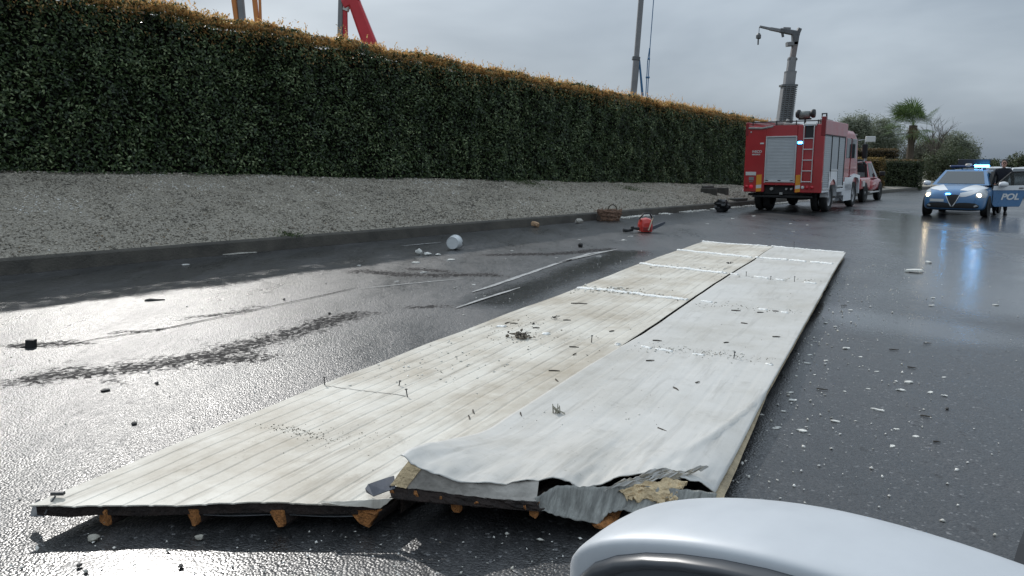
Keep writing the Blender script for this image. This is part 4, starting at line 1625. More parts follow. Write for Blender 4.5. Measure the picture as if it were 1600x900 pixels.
mesh_obj('suction_pipe', mb, M_HOSE, fe)
mb = MB()
mb.lathe([(.001, -.2), (.16, -.2), (.16, -.15), (.10, -.14), (.10, .14), (.16, .15), (.16, .2), (.001, .2)], (-.25, .6, 3.0), 'x', 18)
mesh_obj('hose_reel', mb, M_HOSE, fe, smooth=True)
mb = MB()
mb.box(-.12, .28, .3, 1.2, 2.79, 3.0, .02)
mb.box(1.0, 1.22, .4, 1.4, 2.9, 3.12, .02)
mesh_obj('equipment_box', mb, M_HOSE, fe)
mb = MB()
mb.tube([(.42, .9, 2.8), (.42, .9, 3.2)], .035, 8)
mb.tube([(.2, .9, 3.16), (.62, .9, 3.16)], .03, 8)
mast = mesh_obj('light_mast', mb, M_BLK2, fe)
mb = MB()
mb.lathe([(.001, -.18), (.12, -.16), (.13, .0), (.12, .16), (.001, .18)], (.40, .9, 3.30), 'x', 16)
mesh_obj('water_monitor', mb, mat('monitor_grey', (.16, .17, .16), .5, var=.2), fe, smooth=True)
for x in (.17, .66):
    mb = MB()
    mb.lathe([(.001, -.06), (.11, -.06), (.15, 0), (.14, .07), (.001, .07)], (x, .9, 3.33), 'x' if x < .3 else 'x', 16)
    mesh_obj('floodlight', mb, M_BLK2, mast, smooth=True)

# ---------------------------------------------------------------- cars: shared body builders
def body_ring(y, w, zb, zs, zt):
    h = [(0, zb), (.8 * w, zb), (.97 * w, zb + .06), (w, zb + .42 * (zs - zb)), (.985 * w, zs - .09), (.93 * w, zs), (.6 * w, zs + (zt - zs) * .75), (0, zt)]
    full = h + [(-x, z) for x, z in h[-2:0:-1]]
    return [(x, y, z) for x, z in full]
def car_body(parent, stations, m, name='body'):
    mb = MB()
    mb.loft([body_ring(*s) for s in stations])
    o = mesh_obj(name, mb, m, parent, smooth=True, subsurf=2)
    return o
def bvh_of(o):
    dg = bpy.context.evaluated_depsgraph_get()
    dg.update()
    e = o.evaluated_get(dg)
    me = e.to_mesh()
    t = BVHTree.FromPolygons([v.co.copy() for v in me.vertices], [list(p.vertices) for p in me.polygons])
    e.to_mesh_clear()
    return t
def decal(name, bvh, A, B, m, parent, mode='front', n=14, k=5, off=.006, bulge=0.0):
    """patch between the outlines A and B laid on a body; outlines are (x,z) seen from the front, (x,y) from above"""
    mb = MB()
    P3 = lambda P: [(p[0], p[1], 0) for p in P]
    def fn(u, v):
        a, b = lerp_poly(P3(A), u), lerp_poly(P3(B), u)
        x, q = a[0] + (b[0] - a[0]) * v, a[1] + (b[1] - a[1]) * v
        if mode == 'front':
            o, d = Vector((x, 6, q)), Vector((0, -1, 0))
        elif mode == 'top':
            o, d = Vector((x, q, 6)), Vector((0, 0, -1))
        elif mode == 'right':
            o, d = Vector((6, x, q)), Vector((-1, 0, 0))
        else:
            o, d = Vector((-6, x, q)), Vector((1, 0, 0))
        h = bvh.ray_cast(o, d)
        if h[0] is None:
            h2 = bvh.find_nearest(Vector((x, 2.0, q)) if mode == 'front' else Vector((x, q, 1)))
            hit, nn = h2[0], h2[1]
        else:
            hit, nn = h[0], h[1]
        return tuple(hit + nn * (off + bulge * math.sin(math.pi * v) * math.sin(math.pi * u)))
    mb.grid(fn, n, k)
    return mesh_obj(name, mb, m, parent, smooth=True)
def greenhouse(parent, body_m, zb, zt, yf, yft, yrt, yr, wb, wt, screens=True, roof_m=None, name='cabin', rw=True):
    """tapered cabin with inset panes as sub-parts"""
    mb = MB()
    c = [(-wb, yf, zb), (wb, yf, zb), (wb, yr, zb), (-wb, yr, zb), (-wt, yft, zt), (wt, yft, zt), (wt, yrt, zt), (-wt, yrt, zt)]
    N = 8
    def side(a, b, c_, d, out):
        def fn(u, v):
            p0 = Vector(a).lerp(Vector(b), u)
            p1 = Vector(d).lerp(Vector(c_), u)
            p = p0.lerp(p1, v)
            return tuple(p + Vector(out) * .05 * math.sin(math.pi * u) + Vector((0, 0, 0)))
        return fn
    faces = {'windscreen': (c[0], c[1], c[5], c[4], (0, 1, 0)), 'right': (c[1], c[2], c[6], c[5], (1, 0, 0)), 'rear_window': (c[2], c[3], c[7], c[6], (0, -1, 0)), 'left': (c[3], c[0], c[4], c[7], (-1, 0, 0))}
    for a, b, c_, d, o in faces.values():
        mb.grid(side(a, b, c_, d, o), N, 5)
    roof = lambda u, v: (-wt + 2 * wt * u, yft + (yrt - yft) * v + .05 * math.sin(math.pi * u) * (1 if v < .5 else -1) * abs(1 - 2 * v), zt + .045 * math.sin(math.pi * u) * math.sin(math.pi * min(1, max(0, v * .9 + .05))))
    mb.grid(roof, N, 8)
    cab = mesh_obj(name, mb, body_m, parent, smooth=False)
    for nm, (a, b, c_, d, o) in faces.items():
        f = side(a, b, c_, d, o)
        spans = [(.07, .93)] if 'w' in nm and nm in ('windscreen', 'rear_window') else [(.10, .47), (.53, .90)]
        for u0, u1 in spans:
            if nm == 'rear_window' and not rw:
                continue
            g = MB()
            nrm = (Vector(b) - Vector(a)).cross(Vector(d) - Vector(a)).normalized()
            if nrm.dot(Vector(o)) < 0:
                nrm = -nrm
            g.grid(lambda u, v: tuple(Vector(f(u0 + (u1 - u0) * u, .08 + .82 * v)) + nrm * .008), 8, 4)
            mesh_obj(nm if nm in ('windscreen', 'rear_window') else 'side_window', g, M_GLASS, cab, smooth=True)
    return cab
def arch(parent, x, y, r, side):
    mb = MB()
    mb.lathe([(.001, side * .0), (r, side * .0), (r * .98, side * .02), (r * .3, side * .015)], (x, y, r * .86), 'x', 24)
    return mesh_obj('wheel_well', mb, M_CHAS, parent)

# ---------------------------------------------------------------- police car
PC = thing('police_car', 'blue and white police car with lit headlamps, blue roof lights and an open door', 'police car', (15.05, 25.3, 0), 219)
ST = [(2.17, .58, .30, .57, .67), (2.10, .74, .22, .68, .80), (1.95, .83, .19, .76, .88), (1.70, .875, .18, .82, .945), (1.3, .90, .17, .87, 1.0), (.8, .90, .17, .90, 1.03), (0, .90, .17, .93, 1.03), (-1, .90, .17, .96, 1.04),
      (-1.75, .88, .19, .96, 1.04), (-2.08, .80, .25, .90, 1.0), (-2.17, .62, .33, .8, .9)]
pb = car_body(PC, ST, M_BLUEP)
bv = bvh_of(pb)
cabp = greenhouse(PC, M_BLUEP, .97, 1.44, 1.02, .18, -1.35, -1.95, .80, .58)
decal('bonnet_wing', bv, [(.80, .95), (.79, 1.3), (.74, 1.6), (.60, 1.85), (.38, 2.02)], [(.46, .98), (.40, 1.3), (.32, 1.6), (.24, 1.85), (.16, 2.02)], M_WHT, PC, 'top', 18, 6, .005)
decal('bonnet_wing', bv, [(-.80, .95), (-.79, 1.3), (-.74, 1.6), (-.60, 1.85), (-.38, 2.02)], [(-.46, .98), (-.40, 1.3), (-.32, 1.6), (-.24, 1.85), (-.16, 2.02)], M_WHT, PC, 'top', 18, 6, .005)
for s_ in (-1, 1):
    decal('wing_panel', bv, [(s_ * .76, .87), (s_ * .60, .85), (s_ * .40, .80), (s_ * .19, .745)], [(s_ * .56, .72), (s_ * .48, .68), (s_ * .36, .64), (s_ * .20, .62)], M_WHT, PC, 'front', 12, 4, .007)
    hl = decal('headlamp', bv, [(s_ * .84, .61), (s_ * .86, .69), (s_ * .84, .78), (s_ * .78, .85)], [(s_ * .62, .61), (s_ * .60, .68), (s_ * .62, .76), (s_ * .68, .83)], M_LENS, PC, 'front', 10, 6, .010, .015)
    cx = s_ * .69
    h = bv.ray_cast(Vector((cx, 6, .68)), Vector((0, -1, 0)))
    mb = MB()
    mb.lathe([(.062, -.02), (.062, .03), (.05, .045), (.001, .05)], (cx, h[0].y, .68), 'y', 16)
    mesh_obj('lamp_bulb', mb, M_HEAD, hl, smooth=True)
    fg = decal('fog_lamp', bv, [(s_ * .70, .36), (s_ * .64, .40)], [(s_ * .60, .33), (s_ * .58, .36)], M_LENS, PC, 'front', 4, 4, .018)
lowg = decal('lower_grille', bv, [(-.72, .37), (-.62, .44), (-.4, .455), (-.2, .45), (0, .40), (.2, .45), (.4, .455), (.62, .44), (.72, .37)], [(-.70, .30), (-.6, .285), (-.4, .28), (-.2, .28), (0, .28), (.2, .28), (.4, .28), (.6, .285), (.70, .30)], M_BLK2, PC, 'front', 40, 4, .008)
sg = decal('grille', bv, [(-.19, .68), (-.1, .69), (0, .695), (.1, .69), (.19, .68)], [(-.035, .36), (-.02, .35), (0, .345), (.02, .35), (.035, .36)], M_BLK2, PC, 'front', 10, 8, .016)
for s_ in (-1, 1):
    decal('grille_trim', bv, [(s_ * .205, .69), (s_ * .12, .50), (s_ * .045, .34)], [(s_ * .185, .69), (s_ * .10, .50), (0, .33)], M_CHR, sg, 'front', 12, 2, .024)
decal('number_plate', bv, [(.23, .555), (.62, .555)], [(.23, .475), (.62, .475)], M_PLATE, PC, 'front', 8, 3, .022)
pb2 = PC.children[-1]
pb2.data.transform(Matrix.Diagonal((-1, 1, 1, 1)))
pb2.data.flip_normals()
decal('front_lip', bv, [(-.66, .255), (0, .25), (.66, .255)], [(-.62, .235), (0, .23), (.62, .235)], M_CHR, PC, 'front', 20, 2, .012)
mb = MB()
h = bv.ray_cast(Vector((.13, 6, .71)), Vector((0, -1, 0)))
mb.box(.07, .20, h[0].y - .02, h[0].y + .03, .695, .735, .008)
mesh_obj('grille_flasher', mb, M_BLUEL, PC)
for s_ in (-1, 1):
    for y in (1.36, -1.29):
        arch(PC, s_ * .885, y, .355, s_)
        wheel(PC, s_ * .80, y, .315, .21, s_)
# roof light bar
mb = MB()
mb.box(-.55, .55, -.50, -.24, 1.52, 1.60, .03)
lb = mesh_obj('light_bar', mb, M_BLUED, PC)
mb = MB()
mb.box(-.58, -.16, -.51, -.23, 1.525, 1.615, .03)
mesh_obj('lit_lens', mb, M_BLUEL, lb)
mb = MB()
mb.lathe([(.001, 0), (.10, 0), (.12, .06), (.08, .12), (.001, .13)], (.0, -.33, 1.53), 'z', 14)
mesh_obj('speaker', mb, mat('dome_grey', (.38, .36, .34), .5), lb, smooth=True)
mb = MB()
for x in (-.45, .45):
    mb.box(x - .04, x + .04, -.44, -.3, 1.42, 1.53)
mesh_obj('bar_foot', mb, M_BLK2, lb)
mb = MB()
mb.box(-.55, .40, -.86, -.80, 1.56, 1.80, .015)
bd = mesh_obj('message_board', mb, mat('dark_panel', (.018, .018, .022), .4), PC)
mb = MB()
for x in (-.4, .25):
    mb.tube([(x, -.83, 1.44), (x, -.83, 1.58)], .025, 6)
mesh_obj('board_post', mb, M_BLK2, bd)
# right mirror (closed side)
mb = MB()
mb.lathe([(.001, -.11), (.06, -.1), (.085, 0), (.065, .09), (.001, .11)], (1.0, .72, 1.02), 'x', 14)
mesh_obj('mirror', mb, M_WHT, PC, smooth=True)
# black door opening, then the open driver's door
mb = MB()
mb.box(-.912, -.86, -.35, .80, .32, .95)
mesh_obj('door_opening', mb, M_CHAS, PC)
mb = MB()
mb.prism([(.80, .96), (.12, 1.40), (-.36, 1.42), (-.36, .96)], 'x', -.82, -.72)
mesh_obj('door_gap', mb, M_CHAS, PC)
th = math.radians(46)
# door frame: local x runs from the hinge to the door's rear edge, local y is outward normal (outer face), local z up
hinge = Vector((-.90, .82, 0))
dx = Vector((-math.sin(th), -math.cos(th), 0))
dn = Vector((-math.cos(th), math.sin(th), 0))
MD = Matrix((dx, dn, Vector((0, 0, 1)))).transposed().to_4x4()
MD.translation = hinge
mb = MB(MD)
dl = 1.08
mb.prism([(0.02, .36), (.10, .29), (dl - .12, .29), (dl, .60), (dl + .02, .82), (0.0, .82)], 'y', -.09, -.01)
door = mesh_obj('door', mb, M_BLUEP, PC, bevel=.015)
mb = MB(MD)
mb.prism([(0, .815), (dl + .02, .815), (dl + .03, .97), (.02, .95)], 'y', -.085, -.003)
mesh_obj('white_band', mb, M_WHT, door)
mb = MB(MD)
fr = [(.10, .95), (.60, 1.38), (dl - .02, 1.40), (dl + .02, .95)]
for a, b in zip(fr, fr[1:]):
    mb.tube([(a[0], -.05, a[1]), (b[0], -.05, b[1])], .022, 6)
mesh_obj('window_frame', mb, M_BLK2, door)
mb = MB(MD)
mb.poly([(.12, -.05, .95), (.60, -.05, 1.37), (dl - .03, -.05, 1.39), (dl, -.05, .95)])
mesh_obj('window', mb, mat('clear_pane', (.10, .12, .13), .05, spec=.8, transmission=.75), door, solid=.005)
mb = MB(MD)
mb.lathe([(.001, -.14), (.07, -.12), (.095, 0), (.07, .11), (.001, .13)], (.26, .10, 1.0), 'x', 14)
mesh_obj('mirror', mb, M_WHT, door, smooth=True)
mb = MB(MD)
mb.box(dl - .22, dl - .06, 0, .025, .87, .895, .006)
mesh_obj('handle', mb, M_BLK2, door)
text_obj('lettering', 'POL', .265, mat('letter_white', (.66, .67, .67), .5), door, MD @ basis((.28, .0, .52), (1, 0, 0), (0, 0, 1)), shear=.25, font_scale_x=1.25, bold=.009)
tx = door.children[-1]
# the outer face looks along +y of the door frame, so the text is placed a few millimetres outside it
tx.data.transform(Matrix.Translation(dn * .002))

# ---------------------------------------------------------------- white cars behind
def white_car(loc, yaw, label, lit=True):
    t = thing('white_car', label, 'car', loc, yaw, 'white cars waiting behind the police car')
    b = car_body(t, [(y * .98, w * .98, zb, zs * 1.02, zt * 1.02) for y, w, zb, zs, zt in ST], M_WHT)
    v = bvh_of(b)
    greenhouse(t, M_WHT, 1.0, 1.47, 1.0, .3, -1.5, -2.0, .80, .60)
    for s_ in (-1, 1):
        hl = decal('headlamp', v, [(s_ * .82, .60), (s_ * .83, .70), (s_ * .76, .78)], [(s_ * .56, .60), (s_ * .56, .66), (s_ * .62, .72)], M_LENS, t, 'front', 8, 4, .01, .01)
        if lit:
            h = v.ray_cast(Vector((s_ * .68, 6, .66)), Vector((0, -1, 0)))
            mb = MB()
            mb.lathe([(.05, -.02), (.05, .03), (.001, .045)], (s_ * .68, h[0].y, .66), 'y', 12)
            mesh_obj('lamp_bulb', mb, M_HEAD, hl)
        for y in (1.34, -1.28):
            arch(t, s_ * .865, y, .35, s_)
            wheel(t, s_ * .79, y, .31, .2, s_)
        mb = MB()
        mb.lathe([(.001, -.1), (.06, -.08), (.08, 0), (.06, .08), (.001, .1)], (s_ * .97, .72, 1.03), 'x', 12)
        mesh_obj('mirror', mb, M_WHT, t, smooth=True)
    decal('grille', v, [(-.5, .58), (0, .60), (.5, .58)], [(-.5, .50), (0, .49), (.5, .50)], M_BLK2, t, 'front', 14, 3, .012)
    decal('lower_grille', v, [(-.62, .42), (0, .43), (.62, .42)], [(-.6, .30), (0, .29), (.6, .30)], M_BLK2, t, 'front', 14, 3, .012)
    decal('number_plate', v, [(-.26, .48), (.26, .48)], [(-.26, .39), (.26, .39)], M_PLATE, t, 'front', 6, 2, .02)
    return t
white_car((26.4, 39.2, 0), 219, 'white car with lit headlamps waiting beyond the open police door')
white_car((27.5, 43.5, 0), 219, 'white car standing behind the police car, mostly hidden by it', False)

# ---------------------------------------------------------------- red pickup ahead of the fire engine
PK = thing('pickup_truck', 'red pickup truck with black roll bar parked ahead of the fire engine', 'pickup', (15.55, 34.85, 0), 36)
# origin at the middle; forward is away from the camera
mb = MB()
mb.box(-.88, .88, -2.6, -.55, .55, 1.06, .06)
bed = mesh_obj('cargo_bed', mb, M_RED2, PK, smooth=False)
bed2 = MB()
bed2.box(-.5, .5, -2.63, -2.58, .66, .98, .02)
mesh_obj('tailgate', bed2, M_RED2, bed)
mb = MB()
mb.loft([body_ring(-.6, .88, .45, .98, 1.05), body_ring(.2, .90, .42, 1.0, 1.06), body_ring(1.2, .90, .42, 1.02, 1.08), body_ring(2.1, .87, .42, .98, 1.06), body_ring(2.5, .78, .45, .85, .95), body_ring(2.62, .6, .5, .75, .82)])
mesh_obj('body', mb, M_RED2, PK, smooth=True, subsurf=2)
cp = greenhouse(PK, M_RED2, 1.02, 1.76, 1.35, .55, -.55, -.72, .82, .64)
mb = MB()
for s_ in (-1, 1):
    mb.tube([(s_ * .74, -.85, 1.05), (s_ * .70, -.9, 1.62), (s_ * .55, -.9, 1.80)], .05, 8)
mb.tube([(-.56, -.9, 1.8), (.56, -.9, 1.8)], .05, 8)
mb.box(-.62, .62, -1.4, -.8, 1.62, 1.72, .03)
mesh_obj('roll_bar', mb, M_BLK2, PK)
mb = MB()
mb.lathe([(.09, 0), (.09, .08), (.05, .17), (.001, .18)], (-.2, -.1, 1.79), 'z', 12)
mesh_obj('blue_beacon', mb, M_BLUED, PK, smooth=True)
for s_ in (-1, 1):
    for y in (-1.6, 1.6):
        arch(PK, s_ * .885, y, .46, s_)
        wheel(PK, s_ * .80, y, .40, .27, s_)
    mb = MB()
    mb.box(s_ * .78 - .09, s_ * .78 + .09, -2.63, -2.58, .72, 1.02, .01)
    mesh_obj('rear_lamp', mb, M_REDL, PK)
    mb = MB()
    mb.box(s_ * .90 - .02, s_ * .90 + .03, -2.3, -1.95, .70, .93, .0)
    mesh_obj('badge', mb, M_PLATE, PK)
    mb = MB()
    mb.box(s_ * .91 - .04, s_ * .91 + .05, -.9, 1.05, .38, .44, .01)
    mesh_obj('side_step', mb, M_ALU2, PK)
    mb = MB()
    mb.box(s_ * .93 - .02, s_ * .93 + .20 * s_ + .02, 1.05, 1.15, 1.12, 1.32, .03)
    mesh_obj('mirror', mb, M_BLK2, PK)
mb = MB()
mb.box(-.85, .85, -2.72, -2.60, .45, .58, .03)
mesh_obj('bumper', mb, M_CHR, PK)

# ---------------------------------------------------------------- the car the photograph was taken from
M_SILV = mat('silver_paint', (.505, .525, .545), .45, metal=.12, spec=.35, var=.03, vscale=30)
O_AX = NX * -1            # outboard, towards the hedge side
SC_ = thing('silver_car', 'silver car close by, only its rounded door mirror reaching into view', 'car', (0, 0, 0), math.degrees(math.atan2(AX.x, AX.y)))
# local: x right (inboard), y forward; the camera is at the open driver's window
mirror = MB()
mt = (-.322, -.312, -.285, -.245, -.19, -.13, -.07, -.01, .05)       # outboard to inboard (local x)
def mring(x, y0, y1, z0, z1):
    """flat towards the rear, crowned on top, rounded towards the front"""
    d, h = y1 - y0, z1 - z0
    pts = [(0, .12), (0, .5), (0, .80), (0, .92), (.005, .955), (.03, .975), (.15, .992), (.4, 1.0), (.65, .985), (.82, .93), (.94, .82), (1.0, .62), (1.0, .42), (.94, .22), (.82, .08), (.6, .0), (.3, .0), (.08, .03)]
    return [(x, y0 + d * a, z0 + h * b) for a, b in pts]
yr = .400
prof = [(-.318, yr + .04, yr + .08, 1.245, 1.285), (-.311, yr + .010, yr + .100, 1.222, 1.317), (-.288, yr, yr + .116, 1.20, 1.346), (-.24, yr, yr + .124, 1.185, 1.366), (-.185, yr, yr + .128, 1.18, 1.380), (-.13, yr, yr + .128, 1.18, 1.387), (-.06, yr + .0, yr + .125, 1.185, 1.387), (.0, yr + .01, yr + .12, 1.20, 1.379), (.04, yr + .03, yr + .10, 1.215, 1.352)]
mirror.loft([mring(*p) for p in prof])
mh = mesh_obj('mirror_housing', mirror, M_SILV, SC_, smooth=True, subsurf=2)
# dark bezel and glass on the face that looks back
bz = MB()
N = 30
def rr(ax, az, k, e=3.2):
    a = 2 * math.pi * k / N
    ca, sa = math.cos(a), math.sin(a)
    return math.copysign(abs(ca) ** (2 / e), ca) * ax, math.copysign(abs(sa) ** (2 / e), sa) * az
outl = [(-.304, 1.262), (-.300, 1.3010), (-.282, 1.3310), (-.24, 1.3530), (-.185, 1.3675), (-.13, 1.3745), (-.06, 1.3745), (.0, 1.3590), (.008, 1.29), (.0, 1.225), (-.06, 1.206), (-.13, 1.200), (-.185, 1.200), (-.24, 1.205), (-.276, 1.220), (-.290, 1.236)]
cen = Vector((-.145, 1.285))
rings = []
for k_, dy in ((1.0, .004), (.985, -.010), (.93, -.011), (.90, -.006)):
    rings.append([(cen.x + (a - cen.x) * k_, yr + dy, cen.y + (b - cen.y) * k_) for a, b in outl])
bz.loft(rings, True, False)
mesh_obj('mirror_bezel', bz, mat('bezel_grey', (.05, .054, .06), .3), mh, smooth=True, subsurf=1)
gl = MB()
gl.poly([(cen.x + (a - cen.x) * .905, yr - .0062, cen.y + (b - cen.y) * .905) for a, b in outl])
mesh_obj('mirror_glass', gl, mat('mirror_dark', (.055, .06, .066), .22), mh)
ft = MB()
ft.box(-.02, .10, yr + .03, yr + .16, 1.17, 1.27, .02)
mesh_obj('mirror_foot', ft, M_BLK2, mh)
sl = MB()
sl.prism([(.56, 1.10), (.90, 1.10), (.90, 1.335), (.66, 1.315), (.585, 1.29)], 'x', -.066, -.05)
mesh_obj('window_corner', sl, M_BLK2, SC_)
bd_ = MB()
def cring(y, w, zb, zt, xc=.90):
    h = [(-w, zb), (-w - .02, zb + .3), (-w, zt - .08), (-w + .10, zt), (w - .10, zt), (w, zt - .08), (w + .02, zb + .3), (w, zb)]
    return [(xc + x, y, z) for x, z in h]
bd_.loft([cring(-2.6, .80, .35, 1.0), cring(-2.4, .90, .28, 1.10), cring(-1.2, .93, .26, 1.12), cring(.55, .93, .26, 1.10), cring(.9, .93, .26, 1.06), cring(1.6, .92, .26, 1.02), cring(2.0, .88, .30, .93), cring(2.1, .78, .4, .8)])
cb_ = mesh_obj('body', bd_, M_SILV, SC_, bevel=.03)
for s_ in (-1, 1):
    for y in (1.15, -1.6):
        arch(SC_, .90 + s_ * .945, y, .37, s_)
        wheel(SC_, .90 + s_ * .88, y, .33, .22, s_)
for y0, y1 in ((-.75, .48), (-1.7, -.8)):
    mb = MB()
    mb.box(-.058, -.032, y0, y1, .40, 1.0, .01)
    d_ = mesh_obj('door', mb, M_SILV, SC_, bevel=.008)
    mb = MB()
    mb.box(-.08, -.05, y0 + .05, y0 + .22, .88, .91, .006)
    mesh_obj('handle', mb, M_SILV, d_)

# ================================================================ POLICE OFFICER
def skin_chain(name, joints, edges, m, parent, sub=2):
    """one continuous surface grown around connected joints (x, y, z, rx, ry)"""
    me = bpy.data.meshes.new(name)
    me.from_pydata([j[:3] for j in joints], edges, [])
    o = bpy.data.objects.new(name, me)
    COL.objects.link(o)
    md = o.modifiers.new('skin', 'SKIN')
    md.use_smooth_shade = True
    if not me.skin_vertices:
        me.skin_vertices.new()
    for i, j in enumerate(joints):
        me.skin_vertices[0].data[i].radius = (j[3], j[4])
        me.skin_vertices[0].data[i].use_root = (i == 0)
    s_ = o.modifiers.new('sub', 'SUBSURF')
    s_.levels = s_.render_levels = sub
    me.materials.append(m)
    o.parent = parent
    return o
M_NAVY = mat('navy_uniform', (.012, .014, .022), .85, var=.3, vscale=20)
M_SKINH = mat('skin', (.48, .27, .20), .55)
M_HAIR = mat('dark_hair', (.014, .012, .011), .7)
M_BOOT = mat('black_boot', (.010, .010, .010), .4)
pc = Vector((15.05, 25.3, 0))
fw = Vector((math.sin(math.radians(219)), math.cos(math.radians(219)), 0))
lf = Vector((-fw.y, fw.x, 0))          # car's left in the world
lf = Vector((.777, -.629, 0))
pos = pc - fw * .02 + lf * 1.02
PO = thing('person', 'officer in dark navy uniform and cap standing behind the open police car door', 'person', pos, 205)
# local +y is where the person faces (towards the camera), leaning a little forward over the door
J = [(0, 0, .98, .15, .12), (0, .01, 1.15, .155, .115), (.0, .03, 1.32, .175, .125), (0, .04, 1.45, .11, .09), (0, .05, 1.52, .06, .06),
     (.19, .04, 1.44, .075, .075), (.27, .06, 1.20, .055, .06), (.25, .22, 1.03, .042, .045), (.24, .30, 1.01, .035, .035),
     (-.19, .04, 1.44, .075, .075), (-.28, .02, 1.18, .055, .06), (-.28, .12, .95, .042, .045), (-.27, .16, .88, .035, .035),
     (.10, 0, .90, .105, .11), (.12, .02, .50, .07, .075), (.12, -.01, .12, .05, .055),
     (-.10, 0, .90, .105, .11), (-.14, .04, .50, .07, .075), (-.16, .08, .12, .05, .055)]
E_ = [(0, 1), (1, 2), (2, 3), (3, 4), (2, 5), (5, 6), (6, 7), (7, 8), (2, 9), (9, 10), (10, 11), (11, 12), (0, 13), (13, 14), (14, 15), (0, 16), (16, 17), (17, 18)]
body_o = skin_chain('body', J, E_, M_NAVY, PO)
# head with face
mb = MB()
hx, hy, hz = 0, .075, 1.645
rows = []
for i, (z, rx, ry, dy) in enumerate(((-.125, .030, .035, .035), (-.11, .048, .062, .018), (-.07, .064, .082, .006), (-.02, .072, .092, 0), (.03, .077, .097, -.004), (.075, .070, .09, -.008), (.105, .048, .06, -.01), (.12, .012, .015, -.01))):
    rows.append([(hx + rx * math.cos(a), hy + dy + ry * math.sin(a), hz + z) for a in [2 * math.pi * k / 16 for k in range(16)]])
mb.loft(rows)
head = mesh_obj('head', mb, M_SKINH, PO, smooth=True, subsurf=1)
mb = MB()
mb.loft([[(x, hy + .094 + y, hz + z) for x, y, z in q] for q in (((-.008, 0, .02), (.008, 0, .02), (.006, .0, .02), (-.006, 0, .02)), ((-.016, -.01, -.025), (.016, -.01, -.025), (.012, .022, -.022), (-.012, .022, -.022)))])
mesh_obj('nose', mb, M_SKINH, head, smooth=True)
for s_ in (-1, 1):
    mb = MB()
    mb.lathe([(.001, -.006), (.014, -.002), (.014, .002), (.001, .006)], (s_ * .03, hy + .088, hz + .012), 'y', 10)
    mesh_obj('eye', mb, M_HAIR, head)
    mb = MB()
    mb.lathe([(.001, -.01), (.026, -.006), (.03, .004), (.001, .008)], (s_ * .077, hy, hz - .01), 'x', 10)
    mesh_obj('ear', mb, M_SKINH, head, smooth=True)
mb = MB()
mb.box(-.022, .022, hy + .082, hy + .090, hz - .068, hz - .060, .002)
mesh_obj('mouth', mb, mat('lips', (.30, .10, .09), .5), head)
mb = MB()
mb.lathe([(.086, -.05), (.088, .01), (.082, .06), (.05, .105), (.001, .12)], (hx, hy - .022, hz + .03), 'z', 18)
mesh_obj('cap', mb, M_HAIR, PO, smooth=True)
mb = MB()
mb.prism([(-.06, hy + .055), (-.045, hy + .12), (0, hy + .135), (.045, hy + .12), (.06, hy + .055)], 'z', hz + .055, hz + .065)
mesh_obj('cap_peak', mb, M_HAIR, PO)
for s_, hb, hd in ((1, (.24, .31, 1.005), (0, 1, -.25)), (-1, (-.27, .165, .87), (0, .35, -1))):
    d = Vector(hd).normalized()
    side = Vector((1, 0, 0))
    up_ = d.cross(side).normalized()
    b = Vector(hb)
    js = [tuple(b) + (.03, .022), tuple(b + d * .05) + (.036, .018), tuple(b + d * .085) + (.036, .015)]
    es = [(0, 1), (1, 2)]
    hnd = skin_chain('hand', js, es, M_SKINH, PO, 1)
    for k in range(4):
        x = (-.027 + .018 * k)
        ln = (.055, .068, .062, .048)[k]
        r = b + d * .085 + side * x
        q = [r, r + d * ln * .5 - up_ * .004, r + d * ln * .85 - up_ * .018]
        skin_chain('finger', [tuple(p) + (.009, .009) for p in q], [(0, 1), (1, 2)], M_SKINH, hnd, 1)
    r = b + d * .03 - side * s_ * .03
    q = [r, r + d * .03 - side * s_ * .022, r + d * .058 - side * s_ * .026 - up_ * .008]
    skin_chain('thumb', [tuple(p) + (.010, .010) for p in q], [(0, 1), (1, 2)], M_SKINH, hnd, 1)
for x, y in ((.12, .01), (-.16, .10)):
    mb = MB()
    mb.loft([[(x + w * a, y + yy, z) for a, z in ((-1, .0), (1, .0), (1, h * .6), (.5, h), (-.5, h), (-1, h * .6))] for yy, w, h in ((-.10, .03, .07), (-.07, .045, .15), (.02, .046, .14), (.10, .048, .075), (.17, .035, .05), (.19, .02, .03))])
    mesh_obj('boot', mb, M_BOOT, PO, smooth=True)
mb = MB()
mb.lathe([(.162, -.03), (.165, 0), (.162, .03)], (0, 0, 1.0), 'z', 20)
mb.v = [(x, y * .78, z) for x, y, z in mb.v]
mesh_obj('belt', mb, M_BOOT, PO)

# ================================================================ CRANES BEYOND THE HEDGE
M_CGREY = mat('crane_grey', (.20, .20, .205), .5, var=.2, vscale=1)
M_CDARK = mat('crane_dark', (.10, .105, .11), .5, var=.25, vscale=1)
M_CRED = mat('crane_red', (.52, .03, .04), .4, var=.12, vscale=1)
M_CBLUE = mat('crane_blue', (.03, .13, .27), .4)
M_CORG = mat('crane_orange', (.55, .20, .05), .5, var=.15, vscale=1)
def beam(parent, name, a, b, w0, d0, m, w1=None, d1=None, ch=.1):
    """box-section boom piece from a to b (world), given in the parent's frame"""
    a, b = Vector(a) - parent.location, Vector(b) - parent.location
    w1, d1 = w1 or w0, d1 or d0
    t = (b - a).normalized()
    side = t.cross(Vector((0, 1, 0)))
    if side.length < .05:
        side = t.cross(Vector((1, 0, 0)))
    side.normalize()
    oth = t.cross(side)
    mb = MB()
    rings = []
    for p, w, d in ((a, w0, d0), (b, w1, d1)):
        rings.append([tuple(p + side * x * w * .5 + oth * y * d * .5) for x, y in ((-1, -.7), (-.7, -1), (.7, -1), (1, -.7), (1, .7), (.7, 1), (-.7, 1), (-1, .7))])
    mb.loft(rings)
    return mesh_obj(name, mb, m, parent)
